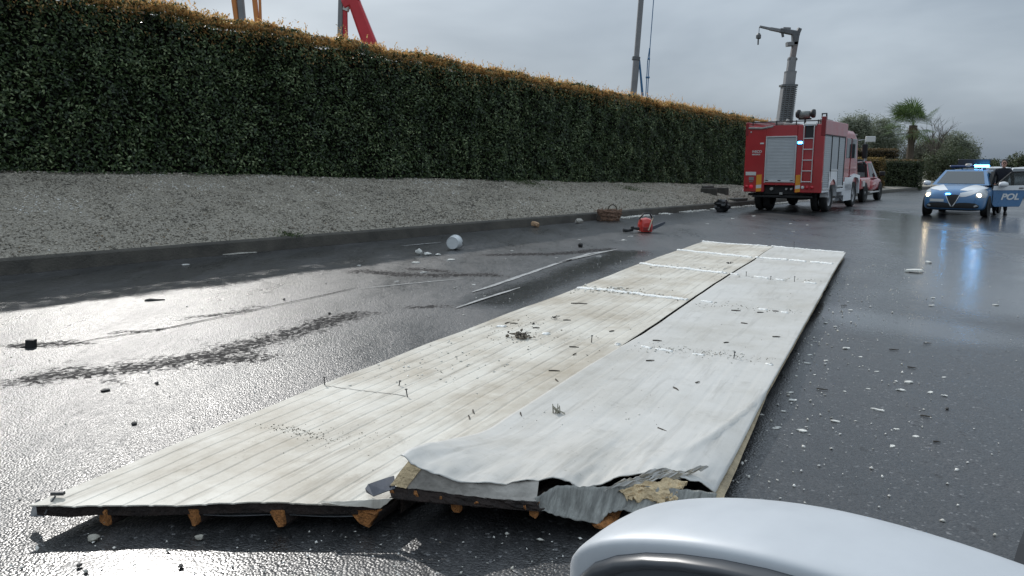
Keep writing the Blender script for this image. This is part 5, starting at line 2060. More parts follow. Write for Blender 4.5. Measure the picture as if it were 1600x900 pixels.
def carrier(parent, col, yaw, ln=9.0):
    """the truck under a crane, on its wheels, hidden by the hedge"""
    R = Matrix.Rotation(yaw, 4, 'Z')
    mb = MB(R)
    mb.box(-ln * .5, ln * .5, -1.2, 1.2, .9, 1.35, .05)
    mb.box(-1.4, 1.4, -1.0, 1.0, 1.35, 2.2, .1)
    mesh_obj('chassis', mb, M_CDARK, parent)
    mb = MB(R)
    mb.box(ln * .32, ln * .5 + .3, -1.2, 1.2, 1.36, 2.9, .15)
    mesh_obj('cab', mb, col, parent)
    for x in (-.36, -.2, .16, .34):
        for s_ in (-1, 1):
            mb = MB(R)
            mb.lathe([(.3, -.15), (.5, -.15), (.52, 0), (.5, .15), (.3, .15), (.001, .1)], (x * ln, s_ * 1.05, .52), 'y', 18)
            mesh_obj('wheel', mb, M_RUB, parent, smooth=True)

# crane with orange boom
Y = 40
b0 = atY(385, 25, Y)
C1 = thing('mobile_crane', 'crane with orange booms and a grey column rising behind the hedge', 'crane', (b0.x, Y, 0))
carrier(C1, M_CORG, .3)
def up(px0, py0, px1, py1, y=None):
    return atY(px0, py0, y or Y), atY(px1, py1, y or Y)
def ext(a, b, zlo, zhi):
    d = (b - a) / (b.z - a.z)
    return a + d * (zlo - a.z), a + d * (zhi - a.z)
a, b = ext(*up(369, 22, 366, 0), 1.8, 14); beam(C1, 'boom', a, b, .24, .3, M_CORG)
a, b = ext(*up(378, 22, 376, 0), 1.8, 15); beam(C1, 'column', a, b, .30, .3, M_CGREY)
a, b = ext(*up(401, 28, 398, 0), 1.8, 13); beam(C1, 'boom', a, b, .22, .25, M_CORG)
a, b = ext(*up(407, 28, 406, 0), 1.8, 13); beam(C1, 'ram', a, b, .12, .12, M_CORG)
# red knuckle crane
Y = 42
b0 = atY(550, 60, Y)
C2 = thing('mobile_crane', 'crane with a thick red folded boom beside a grey mast behind the hedge', 'crane', (b0.x, Y, 0))
carrier(C2, M_CRED, -.2)
a, b = ext(*up(531.5, 60, 533, 0), 1.8, 16); beam(C2, 'mast', a, b, .26, .3, M_CGREY)
a, b = ext(*up(540, 60, 539, 8), 1.8, atY(541, 4, Y).z); beam(C2, 'ram', a, b, .24, .24, M_CRED)
beam(C2, 'boom', atY(553, 2, Y), atY(578, 68, Y), .62, .5, M_CRED, .75, .55)
beam(C2, 'boom', atY(578, 68, Y), atY(600, 130, Y), .75, .55, M_CRED, .8, .6)
beam(C2, 'knuckle', atY(537, 8, Y), atY(560, -4, Y), .45, .45, M_CRED, .5, .5)
beam(C2, 'clamp', atY(540, 17, Y), atY(544, 5, Y), .30, .34, M_PLATE)
beam(C2, 'boom_tip', atY(581, 60, Y), atY(588, 74, Y), .22, .4, M_CBLUE)
# blue-grey telescopic crane
Y = 48
b0 = atY(992, 140, Y)
C3 = thing('mobile_crane', 'tall slim grey telescopic crane boom with blue base and hanging cables', 'crane', (b0.x, Y, 0))
carrier(C3, M_CBLUE, .5)
e0, e1 = ext(atY(990, 143, Y), atY(1001.5, 0, Y), 1.8, 20)
m1 = atY(994, 95, Y)
beam(C3, 'boom', e0, m1, .36, .4, M_CGREY)
beam(C3, 'boom', m1, e1, .30, .34, M_CGREY)
beam(C3, 'base_section', atY(996.0, 97, Y + .3), atY(992, 150, Y + .3), .26, .3, M_CBLUE, .16)
beam(C3, 'ram', atY(999, 94, Y), atY(1004, 150, Y), .10, .10, M_CBLUE, .14)
beam(C3, 'collar', atY(993.5, 94, Y), atY(994.1, 89, Y), .46, .46, M_CDARK)
mb = MB()
pp = lambda x, y: Vector(atY(x, y, Y)) - C3.location
for pts, r in (([(1022, -10), (1015.5, 75)], .028), ([(1015, 75), (1012, 95), (1009, 150)], .03), ([(1015.5, 75), (1014.5, 95), (1011.5, 152)], .03), ([(1009, 121), (1015, 121)], .06), ([(1012.5, 92), (1015.5, 92)], .06)):
    mb.tube([pp(*q) for q in pts], r, 6)
mesh_obj('cable', mb, M_CBLUE, C3)
# tall sectioned mast with a small jib and hook
Y = 62
b0 = atY(1224, 190, Y)
C4 = thing('aerial_crane', 'sectioned grey telescopic mast topped by a short jib with hanging hook', 'crane', (b0.x, Y, 0))
carrier(C4, M_CGREY, -.4, 10)
def Q(x, y):
    return atY(x, y, Y)
e0, e1 = ext(Q(1225, 190), Q(1232, 135), 1.8, Q(1232, 135).z)
beam(C4, 'mast_section', e0, e1, 1.15, 1.0, M_CGREY, 1.0)
beam(C4, 'mast_section', Q(1231.5, 142), Q(1235, 112), .78, .8, M_CGREY)
beam(C4, 'mast_section', Q(1234.5, 118), Q(1238, 90), .58, .6, M_CGREY)
beam(C4, 'mast_section', Q(1237.5, 96), Q(1243, 64), .40, .42, mat('crane_brown', (.19, .165, .16), .5))
for x, y, w in ((1231.8, 134, 1.25), (1235, 113, .82), (1238, 93, .66)):
    beam(C4, 'section_collar', Q(x, y + 1.5), Q(x + .2, y - 1.5), w, w * .9, M_CDARK)
# ladder rails and rungs along the lowest section give it its ribbed look
mb = MB()
for k in range(26):
    t = k / 25
    c_ = e0.lerp(e1, .35 + .65 * t) - C4.location
    mb.tube([c_ + Vector((-.56, -.54, 0)), c_ + Vector((.52, -.54, 0))], .05, 5)
for x in (-.35, 0, .35):
    mb.tube([e0.lerp(e1, .35) - C4.location + Vector((x, -.56, 0)), e1 - C4.location + Vector((x * .9, -.56, 0))], .06, 5)
mesh_obj('rungs', mb, M_CDARK, C4)
beam(C4, 'head', Q(1242, 70), Q(1243, 50), .40, .5, M_CDARK, .6)
beam(C4, 'platform', Q(1229, 69.5), Q(1245, 68), .34, .5, M_CGREY)
beam(C4, 'jib', Q(1249, 53), Q(1219, 47.5), .40, .35, M_CDARK, .34)
beam(C4, 'jib', Q(1222, 48.5), Q(1203, 45), .28, .26, M_CGREY, .24)
beam(C4, 'jib', Q(1205, 45.5), Q(1187, 41.5), .20, .2, M_CGREY, .16)
beam(C4, 'jib_ram', Q(1224, 44.5), Q(1235, 45), .20, .2, M_CGREY)
beam(C4, 'counterweight', Q(1245, 48), Q(1250, 50), .5, .4, M_CDARK)
mb = MB()
q4 = lambda x, y: Q(x, y) - C4.location
mb.tube([q4(1186.5, 42), q4(1185.8, 53)], .025, 5)
mb.tube([q4(1222, 50), q4(1223.5, 58)], .10, 6)
mesh_obj('cable', mb, M_CDARK, C4)
mb = MB()
mb.tube([q4(1185.8, 52), q4(1185.4, 55), q4(1185, 60), q4(1184.6, 61)], [.10, .2, .2, .07], 8)
mb.tube([q4(1184.8, 61), q4(1184.4, 70)], .06, 6)
mesh_obj('hook_block', mb, M_CDARK, C4)

# ================================================================ FAR HEDGES AND TREES
farleaf = leaf_mat('far_hedge_leaf', (0.018, 0.03, 0.012), (0.07, 0.09, 0.034), .5, .2)
brown = leaf_mat('trimmed_brown', (0.10, 0.065, 0.025), (0.22, 0.14, 0.05), .6, .3)
s_b, q_b = road_sq(ground(1410, 297))
def far_hedge(label, cx, yc, wx, wy, z0, z1, n, size, tipn, lm=farleaf, tm=brown):
    root = thing('low_hedge', label, 'hedge', (cx, yc, 0), 0, 'low hedges beyond the vehicles')
    mb = MB()
    mb.box(-wx * .5 + .12, wx * .5 - .12, -wy * .5 + .12, wy * .5 - .12, z0, z1 - .12, .1)
    mesh_obj('hedge_interior', mb, mat('hedge_twigs', (0.012, 0.013, 0.009), 0.9), root)
    pos, nr = [], []
    for _ in range(n):
        f = random.random()
        u, v = random.random() - .5, random.random()
        z = z0 + (z1 - z0) * v
        e = random.gauss(0, .06)
        if f < .45:
            pos.append((u * wx, -wy / 2 + e + .12 * fbm(u * 6, v * 3), z)); nr.append((0, -1, .3))
        elif f < .75:
            pos.append((wx / 2 + e, u * wy, z)); nr.append((1, 0, .3))
        else:
            pos.append((u * wx, (random.random() - .5) * wy, z1 + e + .1 * fbm(u * 5, v * 3))); nr.append((0, 0, 1))
    leaves('foliage', np.array(pos), np.array(nr), RNG.uniform(.7, 1.3, n) * size, lm, root)['kind'] = 'stuff'
    pos = [((random.random() - .5) * wx, (random.random() - .5) * wy, z1 + random.uniform(-.05, .12)) for _ in range(tipn)]
    leaves('clipped_top', np.array(pos), np.tile((0, -.3, 1.), (tipn, 1)), RNG.uniform(.7, 1.3, tipn) * size, tm, root, up=(0, 0, 1))['kind'] = 'stuff'
    return root
far_hedge('square clipped dark hedge ending at the paved entrance beyond the pickup', 24.6, 50.6, 3.6, 3.0, 0, 1.85, 9000, .11, 1800)
far_hedge('brown topped hedge behind the square one, at the palm foot', 26.6, 60.5, 6.5, 2.4, .3, 2.75, 9000, .13, 3000, leaf_mat('rusty_hedge_leaf', (.03, .025, .012), (.12, .08, .03), .6, .2))
far_hedge('yellowish clipped hedge just past the pickup cab', 20.9, 47.0, 3.2, 1.8, .1, 1.95, 5000, .10, 1800, leaf_mat('ochre_hedge_leaf', (.045, .035, .012), (.20, .13, .035), .6, .2), leaf_mat('ochre_tip', (.16, .10, .02), (.34, .22, .05), .6, .3))

M_BARK = mat('bark', (.085, .07, .055), .9, var=.4, vscale=8, bump=.8, bscale=14)
def tree(name, label, base, height, crowns, n, size, lm, trunk_r=.16, group=None, limbs=6, seed=1):
    rr_ = random.Random(seed)
    root = thing(name, label, 'tree', base, 0, group)
    mb = MB()
    top = Vector(crowns[0][0])
    mb.tube([(0, 0, -.1), (.05, .02, height * .2), tuple(Vector((0, 0, height * .2)).lerp(top, .6))], [trunk_r, trunk_r * .75, trunk_r * .4], 8)
    mesh_obj('trunk', mb, M_BARK, root)
    for c, r in crowns:
        mb = MB()
        c = Vector(c)
        mb.tube([(0, 0, height * .22), tuple(Vector((0, 0, height * .3)).lerp(c, .5) + Vector((rr_.gauss(0, .1), 0, .1))), tuple(c)], [trunk_r * .5, trunk_r * .3, .02], 6)
        for k in range(limbs):
            d = Vector((rr_.gauss(0, 1), rr_.gauss(0, 1), rr_.gauss(.3, .8))).normalized()
            mb.tube([tuple(c - d * r[0] * .15), tuple(c + Vector((d.x * r[0], d.y * r[1], d.z * r[2])) * .8)], [.03, .008], 5)
        mesh_obj('branch', mb, M_BARK, root)
    tv = sum(r[0] * r[2] for c, r in crowns)
    pos, nr, tint = [], [], []
    for c, r in crowns:
        k = int(n * r[0] * r[2] / tv)
        # leaves gather in clumps spread through the crown
        cl = []
        for _ in range(max(10, k // 45)):
            d = Vector((rr_.gauss(0, 1), rr_.gauss(0, 1), rr_.gauss(0, 1))).normalized()
            q = rr_.random() ** .45
            cl.append((Vector((c[0] + d.x * r[0] * q, c[1] + d.y * r[1] * q, c[2] + d.z * r[2] * q)), rr_.uniform(.12, .3) * r[0] ** .5, rr_.random()))
        for _ in range(k):
            cc, rad, tn = rr_.choice(cl)
            p = cc + Vector((rr_.gauss(0, rad), rr_.gauss(0, rad), rr_.gauss(0, rad * .8)))
            pos.append(tuple(p)); nr.append(tuple((p - Vector(c)).normalized() + Vector((0, 0, .4)))); tint.append(min(1, max(0, tn * .6 + rr_.random() * .4)))
    o = leaves('crown', np.array(pos), np.array(nr), RNG.uniform(.6, 1.3, len(pos)) * size, lm, root, np.array(tint), spread=1.0, aspect=.4)
    return root
olive = leaf_mat('olive_leaf', (.10, .12, .082), (.33, .355, .25), .6, .35)
darkl = leaf_mat('dark_leaf', (.03, .042, .02), (.13, .155, .075), .55, .3)
greyl = leaf_mat('grey_shrub_leaf', (.08, .08, .058), (.27, .26, .18), .7, .3)
YT = 66
def crown(px, py, rx, rz, y=YT, base=None, ry=None):
    p = atY(px, py, y)
    k = y / F_PX
    return ((p.x - base.x, p.y - base.y, p.z), (rx * k, (ry or rx * .8) * k, rz * k))
for px, label, cr, n, sz, lm, y in (
    (1335, 'grey green olive tree behind the fire engine', [(1335, 205, 26, 24), (1318, 200, 16, 14), (1348, 196, 14, 18), (1328, 225, 26, 16)], 17000, .15, olive, 64),
    (1375, 'loose grey olive tree between the fire engine and the palm', [(1372, 207, 22, 22), (1388, 222, 24, 20), (1362, 225, 20, 18), (1380, 195, 10, 10)], 16000, .15, olive, 68),
    (1440, 'tangled grey shrubby tree right of the palm trunk', [(1440, 238, 26, 18), (1425, 245, 22, 16), (1455, 230, 18, 14), (1462, 248, 22, 16)], 13000, .15, greyl, 66),
    (1478, 'dense dark tree behind the police car', [(1472, 258, 28, 26), (1490, 248, 26, 24), (1455, 262, 22, 22)], 10000, .15, darkl, 60),
    (1500, 'olive tree with an uneven top behind the police car roof', [(1492, 220, 18, 14), (1508, 232, 20, 18), (1480, 228, 22, 16), (1518, 246, 12, 16), (1500, 250, 24, 16)], 16000, .16, olive, 70)):
    base = Vector((atY(px, 258, y).x, y, 0))
    cs = [crown(a, b, c_, d, y, base) for a, b, c_, d in cr]
    tree('olive_tree' if lm is olive else 'shrubby_tree', label, base, 4.2, cs, n, sz, lm, .17, 'trees beyond the vehicles', seed=px)
# far low trees at the right end of the road
for k, (px, py, rx, rz, y) in enumerate(((1538, 258, 12, 8, 118), (1556, 257, 14, 8, 125), (1584, 255, 12, 12, 112), (1602, 252, 18, 15, 108), (1635, 250, 20, 18, 104), (1330, 250, 40, 14, 120), (1400, 252, 40, 12, 122))):
    base = Vector((atY(px, 258, y).x, y, 0))
    lab = ('small dark tree on the horizon just right of the blue roof lamp', 'low dark tree on the horizon left of the officer', 'round dark tree on the horizon above the white car', 'broad dark tree at the right end of the horizon', 'dark tree past the right end of the horizon trees', 'far dark tree behind the olive trees', 'far dark tree behind the palm')[k]
    tree('far_tree', lab, base, 2.5, [crown(px, py, rx, rz, y, base), crown(px - rx * .5, py + 4, rx * .7, rz * .7, y, base)], 2600, .3, darkl, .2, 'low trees on the horizon', seed=k + 50)
# palm
base = Vector((atY(1421, 258, 56).x, 56, .2))
PT = thing('palm_tree', 'windswept fan palm with a slim brown trunk above the low hedges', 'palm', base)
topz = atY(1421, 196, 56).z - .2
mb = MB()
mb.tube([(-.03, 0, -.2), (-.05, 0, topz * .3), (.0, 0, topz * .7), (.05, 0, topz)], [.30, .25, .23, .28], 12)
mesh_obj('trunk', mb, mat('palm_bark', (.09, .07, .05), .9, var=.4, vscale=14, bump=1, bscale=20), PT)
palm_m = leaf_mat('palm_leaf', (.035, .065, .024), (.17, .24, .09), .5, .35)
rp = random.Random(5)
V, Fc = [], []
for k in range(34):
    a = rp.uniform(0, 2 * math.pi)
    el = rp.uniform(-.55, 1.3)
    d = Vector((math.cos(a) * math.cos(el) - .45, math.sin(a) * math.cos(el), math.sin(el) + .1)).normalized()
    st_ = rp.uniform(.7, 1.5)
    c_ = Vector((.05, 0, topz - .05)) + d * st_ + Vector((0, 0, -.10 * st_))
    side = d.cross(Vector((0, 0, 1)))
    if side.length < .1:
        side = Vector((1, 0, 0))
    side.normalize()
    upv = side.cross(d)
    i0 = len(V)
    # petiole
    V += [tuple(Vector((.05, 0, topz - .05)) + side * .02), tuple(Vector((.05, 0, topz - .05)) - side * .02), tuple(c_ - side * .01), tuple(c_ + side * .01)]
    Fc.append((i0, i0 + 1, i0 + 2, i0 + 3))
    ln = rp.uniform(.9, 1.5)
    for j in range(22):
        th_ = math.radians(-100 + 200 * j / 21)
        dd = (d * math.cos(th_) + side * math.sin(th_) + upv * .12 * math.cos(th_)).normalized()
        tip = c_ + dd * ln * (1 - .2 * abs(th_) / 1.7) + Vector((-.25, 0, -.22)) * rp.uniform(.2, 1.6)
        mid = c_ + dd * ln * .55 + Vector((-.05, 0, 0))
        w = dd.cross(upv).normalized() * .03
        i0 = len(V)
        V += [tuple(c_), tuple(mid - w), tuple(tip), tuple(mid + w)]
        Fc.append((i0, i0 + 1, i0 + 2, i0 + 3))
np_mesh('fronds', np.array(V), np.array(Fc), palm_m, PT, tint=RNG.random(len(Fc)))
# dead hanging leaves under the crown
V, Fc = [], []
for k in range(160):
    a = rp.uniform(0, 6.28)
    p = Vector((.05 + .3 * math.cos(a), .3 * math.sin(a), topz - .1 - rp.uniform(0, .6)))
    t = p + Vector((.15 * math.cos(a) + rp.gauss(0, .1), .15 * math.sin(a), -rp.uniform(.3, .6)))
    w = Vector((-math.sin(a), math.cos(a), 0)) * .04
    i0 = len(V)
    V += [tuple(p), tuple((p + t) / 2 - w), tuple(t), tuple((p + t) / 2 + w)]
    Fc.append((i0, i0 + 1, i0 + 2, i0 + 3))
np_mesh('dead_fronds', np.array(V), np.array(Fc), leaf_mat('dry_palm', (.12, .09, .05), (.3, .24, .15), .8, .2), PT, tint=RNG.random(len(Fc)))
# bare tree
base = Vector((atY(1452, 258, 62).x, 62, 0))
BT = thing('bare_tree', 'leafless tree with thin upright twigs right of the palm crown', 'tree', base, 0)
mb = MB()
mb.tube([(0, 0, -.1), (.1, 0, 1.5), (.15, 0, 2.6)], [.16, .12, .1], 8)
mesh_obj('trunk', mb, M_BARK, BT)
rb = random.Random(9)
mb = MB()
def twig(p, d, ln, r, dep):
    e = p + d * ln
    mb.tube([tuple(p), tuple((p + e) / 2 + Vector((rb.gauss(0, .05), rb.gauss(0, .05), 0)) * ln), tuple(e)], [r, r * .75, r * .45], 5, False)
    if dep:
        for _ in range(3):
            nd = (d + Vector((rb.gauss(0, .35), rb.gauss(0, .35), rb.gauss(.05, .2)))).normalized()
            twig(p + d * ln * rb.uniform(.45, 1), nd, ln * rb.uniform(.5, .75), r * .5, dep - 1)
for k in range(9):
    d = Vector((rb.uniform(-.5, .9), rb.gauss(0, .4), rb.uniform(.7, 1.1))).normalized()
    twig(Vector((.15, 0, rb.uniform(1.8, 2.6))), d, rb.uniform(1.2, 1.9), .05, 3)
mesh_obj('branches', mb, M_BARK, BT)
# posts seen far away
mb = MB()
b_ = atY(1512, 258, 72)
mb.tube([(0, 0, 0), tuple(atY(1514.5, 224, 72) - Vector((b_.x, 72, 0)))], [.10, .07], 8)
o = mesh_obj('pole', mb, mat('pale_pole', (.45, .44, .42), .7)); o.location = (b_.x, 72, 0)
tag(o, 'thin pale leaning pole in front of the far olive tree', 'pole')
b_ = atY(1352, 258, 46)
SG = thing('road_sign', 'small white sign box on a grey post between fire engine and hedge', 'sign', (b_.x, 46, 0))
mb = MB()
mb.tube([(.02, 0, 0), tuple(atY(1354, 226, 46) - Vector((b_.x, 46, 0)))], .06, 8)
mesh_obj('post', mb, M_CGREY, SG)
c_ = atY(1360, 217.5, 46) - Vector((b_.x, 46, 0))
mb = MB()
mb.box(c_.x - .29, c_.x + .29, -.08, .06, c_.z - .17, c_.z + .17, .03)
mesh_obj('sign_box', mb, M_PLATE, SG)

# ================================================================ DEBRIS ON THE ROAD
def rock(name, loc, r, label, cat, m, group=None, flat=.6, seed=0, sub=2):
    rr_ = random.Random(seed)
    bm = bmesh.new()
    bmesh.ops.create_icosphere(bm, subdivisions=sub, radius=1)
    off = rr_.uniform(0, 50)
    for v in bm.verts:
        k = 1 + .45 * fbm(v.co.x * 1.3 + off, v.co.y * 1.3, v.co.z * 1.3 + off)
        v.co = Vector((v.co.x * k, v.co.y * k * .8, v.co.z * k * flat)) * r
    zmin = min(v.co.z for v in bm.verts)
    for v in bm.verts:
        v.co.z -= zmin * .9
    me = bpy.data.meshes.new(name)
    bm.to_mesh(me)
    bm.free()
    me.materials.append(m)
    o = bpy.data.objects.new(name, me)
    o.location = loc
    o.rotation_euler.z = rr_.uniform(0, 6.28)
    COL.objects.link(o)
    return tag(o, label, cat, group)
def flake(name, loc, lx, ly, h, yaw, label, cat, m, group=None, seed=0):
    """irregular torn flake with a curled edge"""
    rr_ = random.Random(seed)
    mb = MB()
    n = 9
    off = rr_.uniform(0, 40)
    top, bot = [], []
    for k in range(n):
        a = 2 * math.pi * k / n
        q = 1 + .35 * rr_.uniform(-1, 1)
        x, y = lx * .5 * math.cos(a) * q, ly * .5 * math.sin(a) * q
        z = h * (.35 + .65 * abs(fbm(x * 9 + off, y * 9)))
        bot.append((x, y, max(0, z - h * .35)))
        top.append((x * .93, y * .93, z + h * .12))
    mb.loft([bot, top], True, False)
    mb.poly(bot)
    c_ = mb.p((0, 0, h * .7))
    nb = len(top)
    for k in range(nb):
        mb.f.append([nb + k, nb + (k + 1) % nb, c_])
    o = mesh_obj(name, mb, m)
    o.location = loc
    o.rotation_euler.z = yaw
    return tag(o, label, cat, group)
M_BIT = mat('white_foam_bit', (.68, .67, .62), .85, var=.12, vscale=60, bump=.5, bscale=80)
def fl_lab(p, l_):
    d = p - A_P
    off_ = d.x * .895 - d.y * .446 - 2.63
    a = 'close beside the smooth panel edge' if off_ < .75 else 'on open road well clear of the panels'
    b = 'larger' if l_ >= .06 else 'small'
    return b + ' white scrap of foam ' + a, 'foam scrap', M_BIT, b + ' foam scraps ' + a
M_STONE = mat('dark_stone', (.06, .055, .05), .7, var=.4, vscale=40)
for k, (px, py, l_) in enumerate(((1322, 545, .085), (1265, 555, .045), (1261, 568, .055), (1290, 564, .05), (1240, 626, .07), (1253, 674, .065), (1305, 659, .06), (1420, 598, .09), (1407, 610, .065), (1476, 619, .05), (1357, 608, .035), (1453, 614, .05), (1344, 558, .045), (1430, 683, .05), (1394, 698, .045), (1224, 643, .04), (1273, 586, .03),
                                  (1370, 581, .04), (1475, 590, .04), (1235, 614, .05), (1212, 670, .045), (1216, 668, .04), (1320, 612, .035), (1400, 671, .04), (1190, 648, .03), (1455, 478, .07), (1458, 466, .07), (1556, 477, .07), (1329, 485, .06), (1290, 505, .06), (1305, 511, .05), (1244, 588, .035))):
    p = ground(px, py)
    flake('foam_scrap', p, l_ * .85, l_ * .55, l_ * .22, random.uniform(-.5, .5), *fl_lab(p, l_), seed=k)
p = ground(1429, 425); flake('foam_scrap', p, .30, .16, .06, -.2, 'long white scrap of foam lying apart between the panels and police car', 'foam scrap', M_BIT, seed=70)
p = ground(1452, 411); flake('foam_scrap', p, .10, .09, .04, .2, 'small white scrap just beyond the long foam scrap', 'foam scrap', M_BIT, seed=71)
p = ground(1371, 641); flake('foam_scrap', p, .085, .02, .015, -.9, 'narrow white splinter on the road right of the panels', 'foam scrap', M_BIT, seed=72)
p = ground(1290, 660); 
for k, (px, py, ln, ang) in enumerate(((1397, 546, 14, 8), (1285, 608, 16, 14), (1425, 574, 11, 20), (1447, 650, 14, 22), (1449, 536, 12, 3), (1319, 477, 9, 5), (1464, 690, 10, 10))):
    c_ = ground(px, py, .008)
    sc_ = ln / F_PX * c_.y * .5
    a = math.radians(-ang)
    d = Vector((math.cos(a), math.sin(a) * 2, 0)) * sc_
    stick('twig', c_ - d, c_ + d, .0045, 'thin dark twig on the wet road right of the panels', 'twig', 'twigs on the road')
for k, (px, py, r, lab) in enumerate(((210, 664, .02, 'dark pebble on the glaring wet road left of the ribbed panel'), (245, 601, .018, 'small grey pebble beside the dark streak in the glare'), (146, 845, .024, 'pale pebble in the shadow of the panel corner'), (312, 843, .018, 'narrow pale pebble in the shadow before the foam ribs'),
                                      (124, 886, .012, 'dark pebble on the bright wet patch at the panel front'), (283, 887, .013, 'dark oval pebble on the bright wet patch'), (515, 491, .02, 'little dark pebble with a bright side on the long streak'), (1480, 640, .014, 'round dark pebble on the road right of the panels'), (444, 469, .018, 'lone dark pebble on the wet glare near the tar joint'))):
    rock('pebble', ground(px, py), r, lab, 'pebble', M_STONE if k not in (2, 3) else mat('pale_stone', (.34, .32, .27), .7), seed=k)
# black block and shard in the glare
p = ground(49, 543)
bk = MB()
bk.prism([(-.04, 0), (.035, 0), (.04, .072), (-.03, .076)], 'y', -.03, .03)
bk.prism([(-.10, 0), (-.035, 0), (-.035, .02), (-.09, .008)], 'y', -.02, .025)
o = mesh_obj('rubber_block', bk, mat('black_rubber', (.012, .012, .012), .6), bevel=.008); o.location = p
tag(o, 'black rubber block standing on the bright wet road', 'block')
p = ground(237, 470)
sh_ = MB()
sh_.loft([[(-.16, -.03, 0), (-.16, .03, 0), (-.15, .02, .03), (-.15, -.02, .03)], [(-.05, -.05, 0), (-.05, .05, 0), (-.05, .03, .05), (-.05, -.03, .045)], [(.12, -.02, 0), (.12, .04, 0), (.12, .02, .03), (.12, -.01, .03)], [(.3, .02, 0), (.3, .03, 0), (.3, .025, .02), (.3, .02, .02)]])
o = mesh_obj('rubber_shard', sh_, MATS['black_rubber']); o.location = p; o.rotation_euler.z = .25; o.scale = (.48, .6, .6)
tag(o, 'long pointed black shard lying in the road glare', 'shard')
p = ground(165, 612)
o = rock('rubber_scrap', p, .03, 'small flat black scrap below the dark streak', 'scrap', MATS['black_rubber'], flat=.35, seed=33)
p = ground(907, 386)
o = rock('rubber_scrap', p, .055, 'round black scrap beside the pale scrape lines', 'scrap', MATS['black_rubber'], flat=.8, seed=34)
# white bucket on its side
p = ground(707, 391)
BK = thing('bucket', 'white plastic bucket lying on its side with its base towards the road', 'bucket', p, 12)
mb = MB()
R_, L_ = .135, .22
mb.lathe([(.001, -.0), (R_ * .86, 0), (R_ * .9, .008), (R_ * .98, L_ * .9), (R_ * 1.05, L_ * .9), (R_ * 1.05, L_), (R_ * .96, L_), (R_ * .94, L_ * .9), (R_ * .84, .01), (.001, .01)], (0, 0, R_ * 1.02), 'y', 26)
mesh_obj('shell', mb, mat('white_plastic', (.62, .64, .64), .35, var=.08, vscale=10), BK, smooth=False, bevel=.004)
mb = MB()
for k in range(1):
    mb.tube([(R_ * 1.05, L_ * .85, R_), (R_ * 1.15, L_ * 1.1, R_ * .6), (R_ * .5, L_ * 1.2, .012), (-R_ * .5, L_ * 1.2, .012), (-R_ * 1.15, L_ * 1.1, R_ * .6), (-R_ * 1.05, L_ * .85, R_)], .004, 5)
mesh_obj('handle', mb, M_STEEL, BK)
mb = MB()
mb.lathe([(R_ * .80, -.006), (R_ * .86, -.006), (R_ * .86, .0), (R_ * .80, 0)], (0, 0, R_ * 1.02), 'y', 26)
mesh_obj('base_rim', mb, MATS['white_plastic'], BK)
for k, (px, py, l_, lab) in enumerate(((655, 398, .12, 'tall crumpled white rag left of the bucket'), (668, 399, .13, 'low white rag heap beside the tall rag near the bucket'), (684, 399, .11, 'narrow white rag end nearest the bucket'))):
    o = rock('rag', ground(px, py), l_ * .5, lab, 'rag', M_BIT, flat=(.9, .5, .3)[k], seed=80 + k)
p = ground(650, 411); flake('foam_scrap', p, .16, .07, .03, .1, 'shiny white strip on the road in front of the rags', 'scrap', M_BIT, seed=90)
for k, (px, py, l_) in enumerate(((705, 407, .14), (985, 370, .12), (975, 376, .12), (935, 401, .10), (662, 426, .10), (740, 445, .06), (800, 392, .06), (905, 375, .07), (560, 415, .07), (620, 440, .06), (1145, 342, .14), (1178, 338, .14), (1105, 350, .10), (1235, 350, .1), (1262, 352, .1), (870, 403, .06), (290, 414, .12), (1178, 365, .08), (1240, 362, .08))):
    flake('foam_scrap', ground(px, py), l_, l_ * .5, l_ * .2, random.uniform(-.6, .6), 'tiny white scrap on the wet road between the kerb and the panels', 'foam scrap', M_BIT, 'scraps between kerb and panels', seed=100 + k)
p = ground(836, 355); rock('leaf_clump', p, .12, 'pale orange clump lying at the kerb foot', 'clump', mat('orange_litter', (.42, .27, .16), .8, var=.3, vscale=20), seed=40)
p = ground(905, 349); rock('leaf_clump', p, .15, 'grey white clump at the kerb left of the basket', 'clump', mat('grey_litter', (.36, .34, .30), .9, var=.3, vscale=20), flat=.5, seed=41)
p = ground(372, 397); o = flake('foam_scrap', p, .55, .12, .03, .7, 'pale torn strip lying along the kerb foot', 'scrap', mat('grey_litter', (.36, .34, .30), .9), seed=55)
# brown wicker basket
p = ground(952, 345)
WB = thing('basket', 'broken brown wicker basket with a hoop handle against the kerb', 'basket', p)
rw_ = random.Random(3)
mb = MB()
for k in range(11):
    z = .03 + k * .028
    r = .23 + .05 * k / 10
    pts = [(r * 1.25 * math.cos(a) + rw_.gauss(0, .02), r * .8 * math.sin(a) + rw_.gauss(0, .02), z + rw_.gauss(0, .012)) for a in [2 * math.pi * j / 18 for j in range(19)]]
    mb.tube(pts, .017, 5)
mesh_obj('woven_side', mb, mat('wicker', (.20, .12, .08), .85, var=.5, vscale=18), WB)
for k in range(14):
    a = 2 * math.pi * k / 14
    mb = MB()
    mb.tube([(.28 * math.cos(a), .18 * math.sin(a), 0), (.36 * math.cos(a), .23 * math.sin(a), .33 + rw_.uniform(-.03, .06))], .012, 5)
    mesh_obj('stake', mb, MATS['wicker'], WB)
mb = MB()
mb.tube([(.10 + .13 * math.cos(a), .1, .30 + .16 * math.sin(a)) for a in np.linspace(0, math.pi, 10)], .016, 6)
mesh_obj('hoop_handle', mb, mat('dark_wicker', (.05, .035, .025), .8), WB)
mb = MB()
mb.loft([[(x - .1, y, z) for x, y, z in ((-.28, -.1, 0), (-.02, -.15, 0), (-.02, .1, 0), (-.28, .1, 0))], [(x - .1, y, z) for x, y, z in ((-.24, -.08, .2), (-.06, -.1, .26), (-.06, .08, .26), (-.24, .08, .2))]])
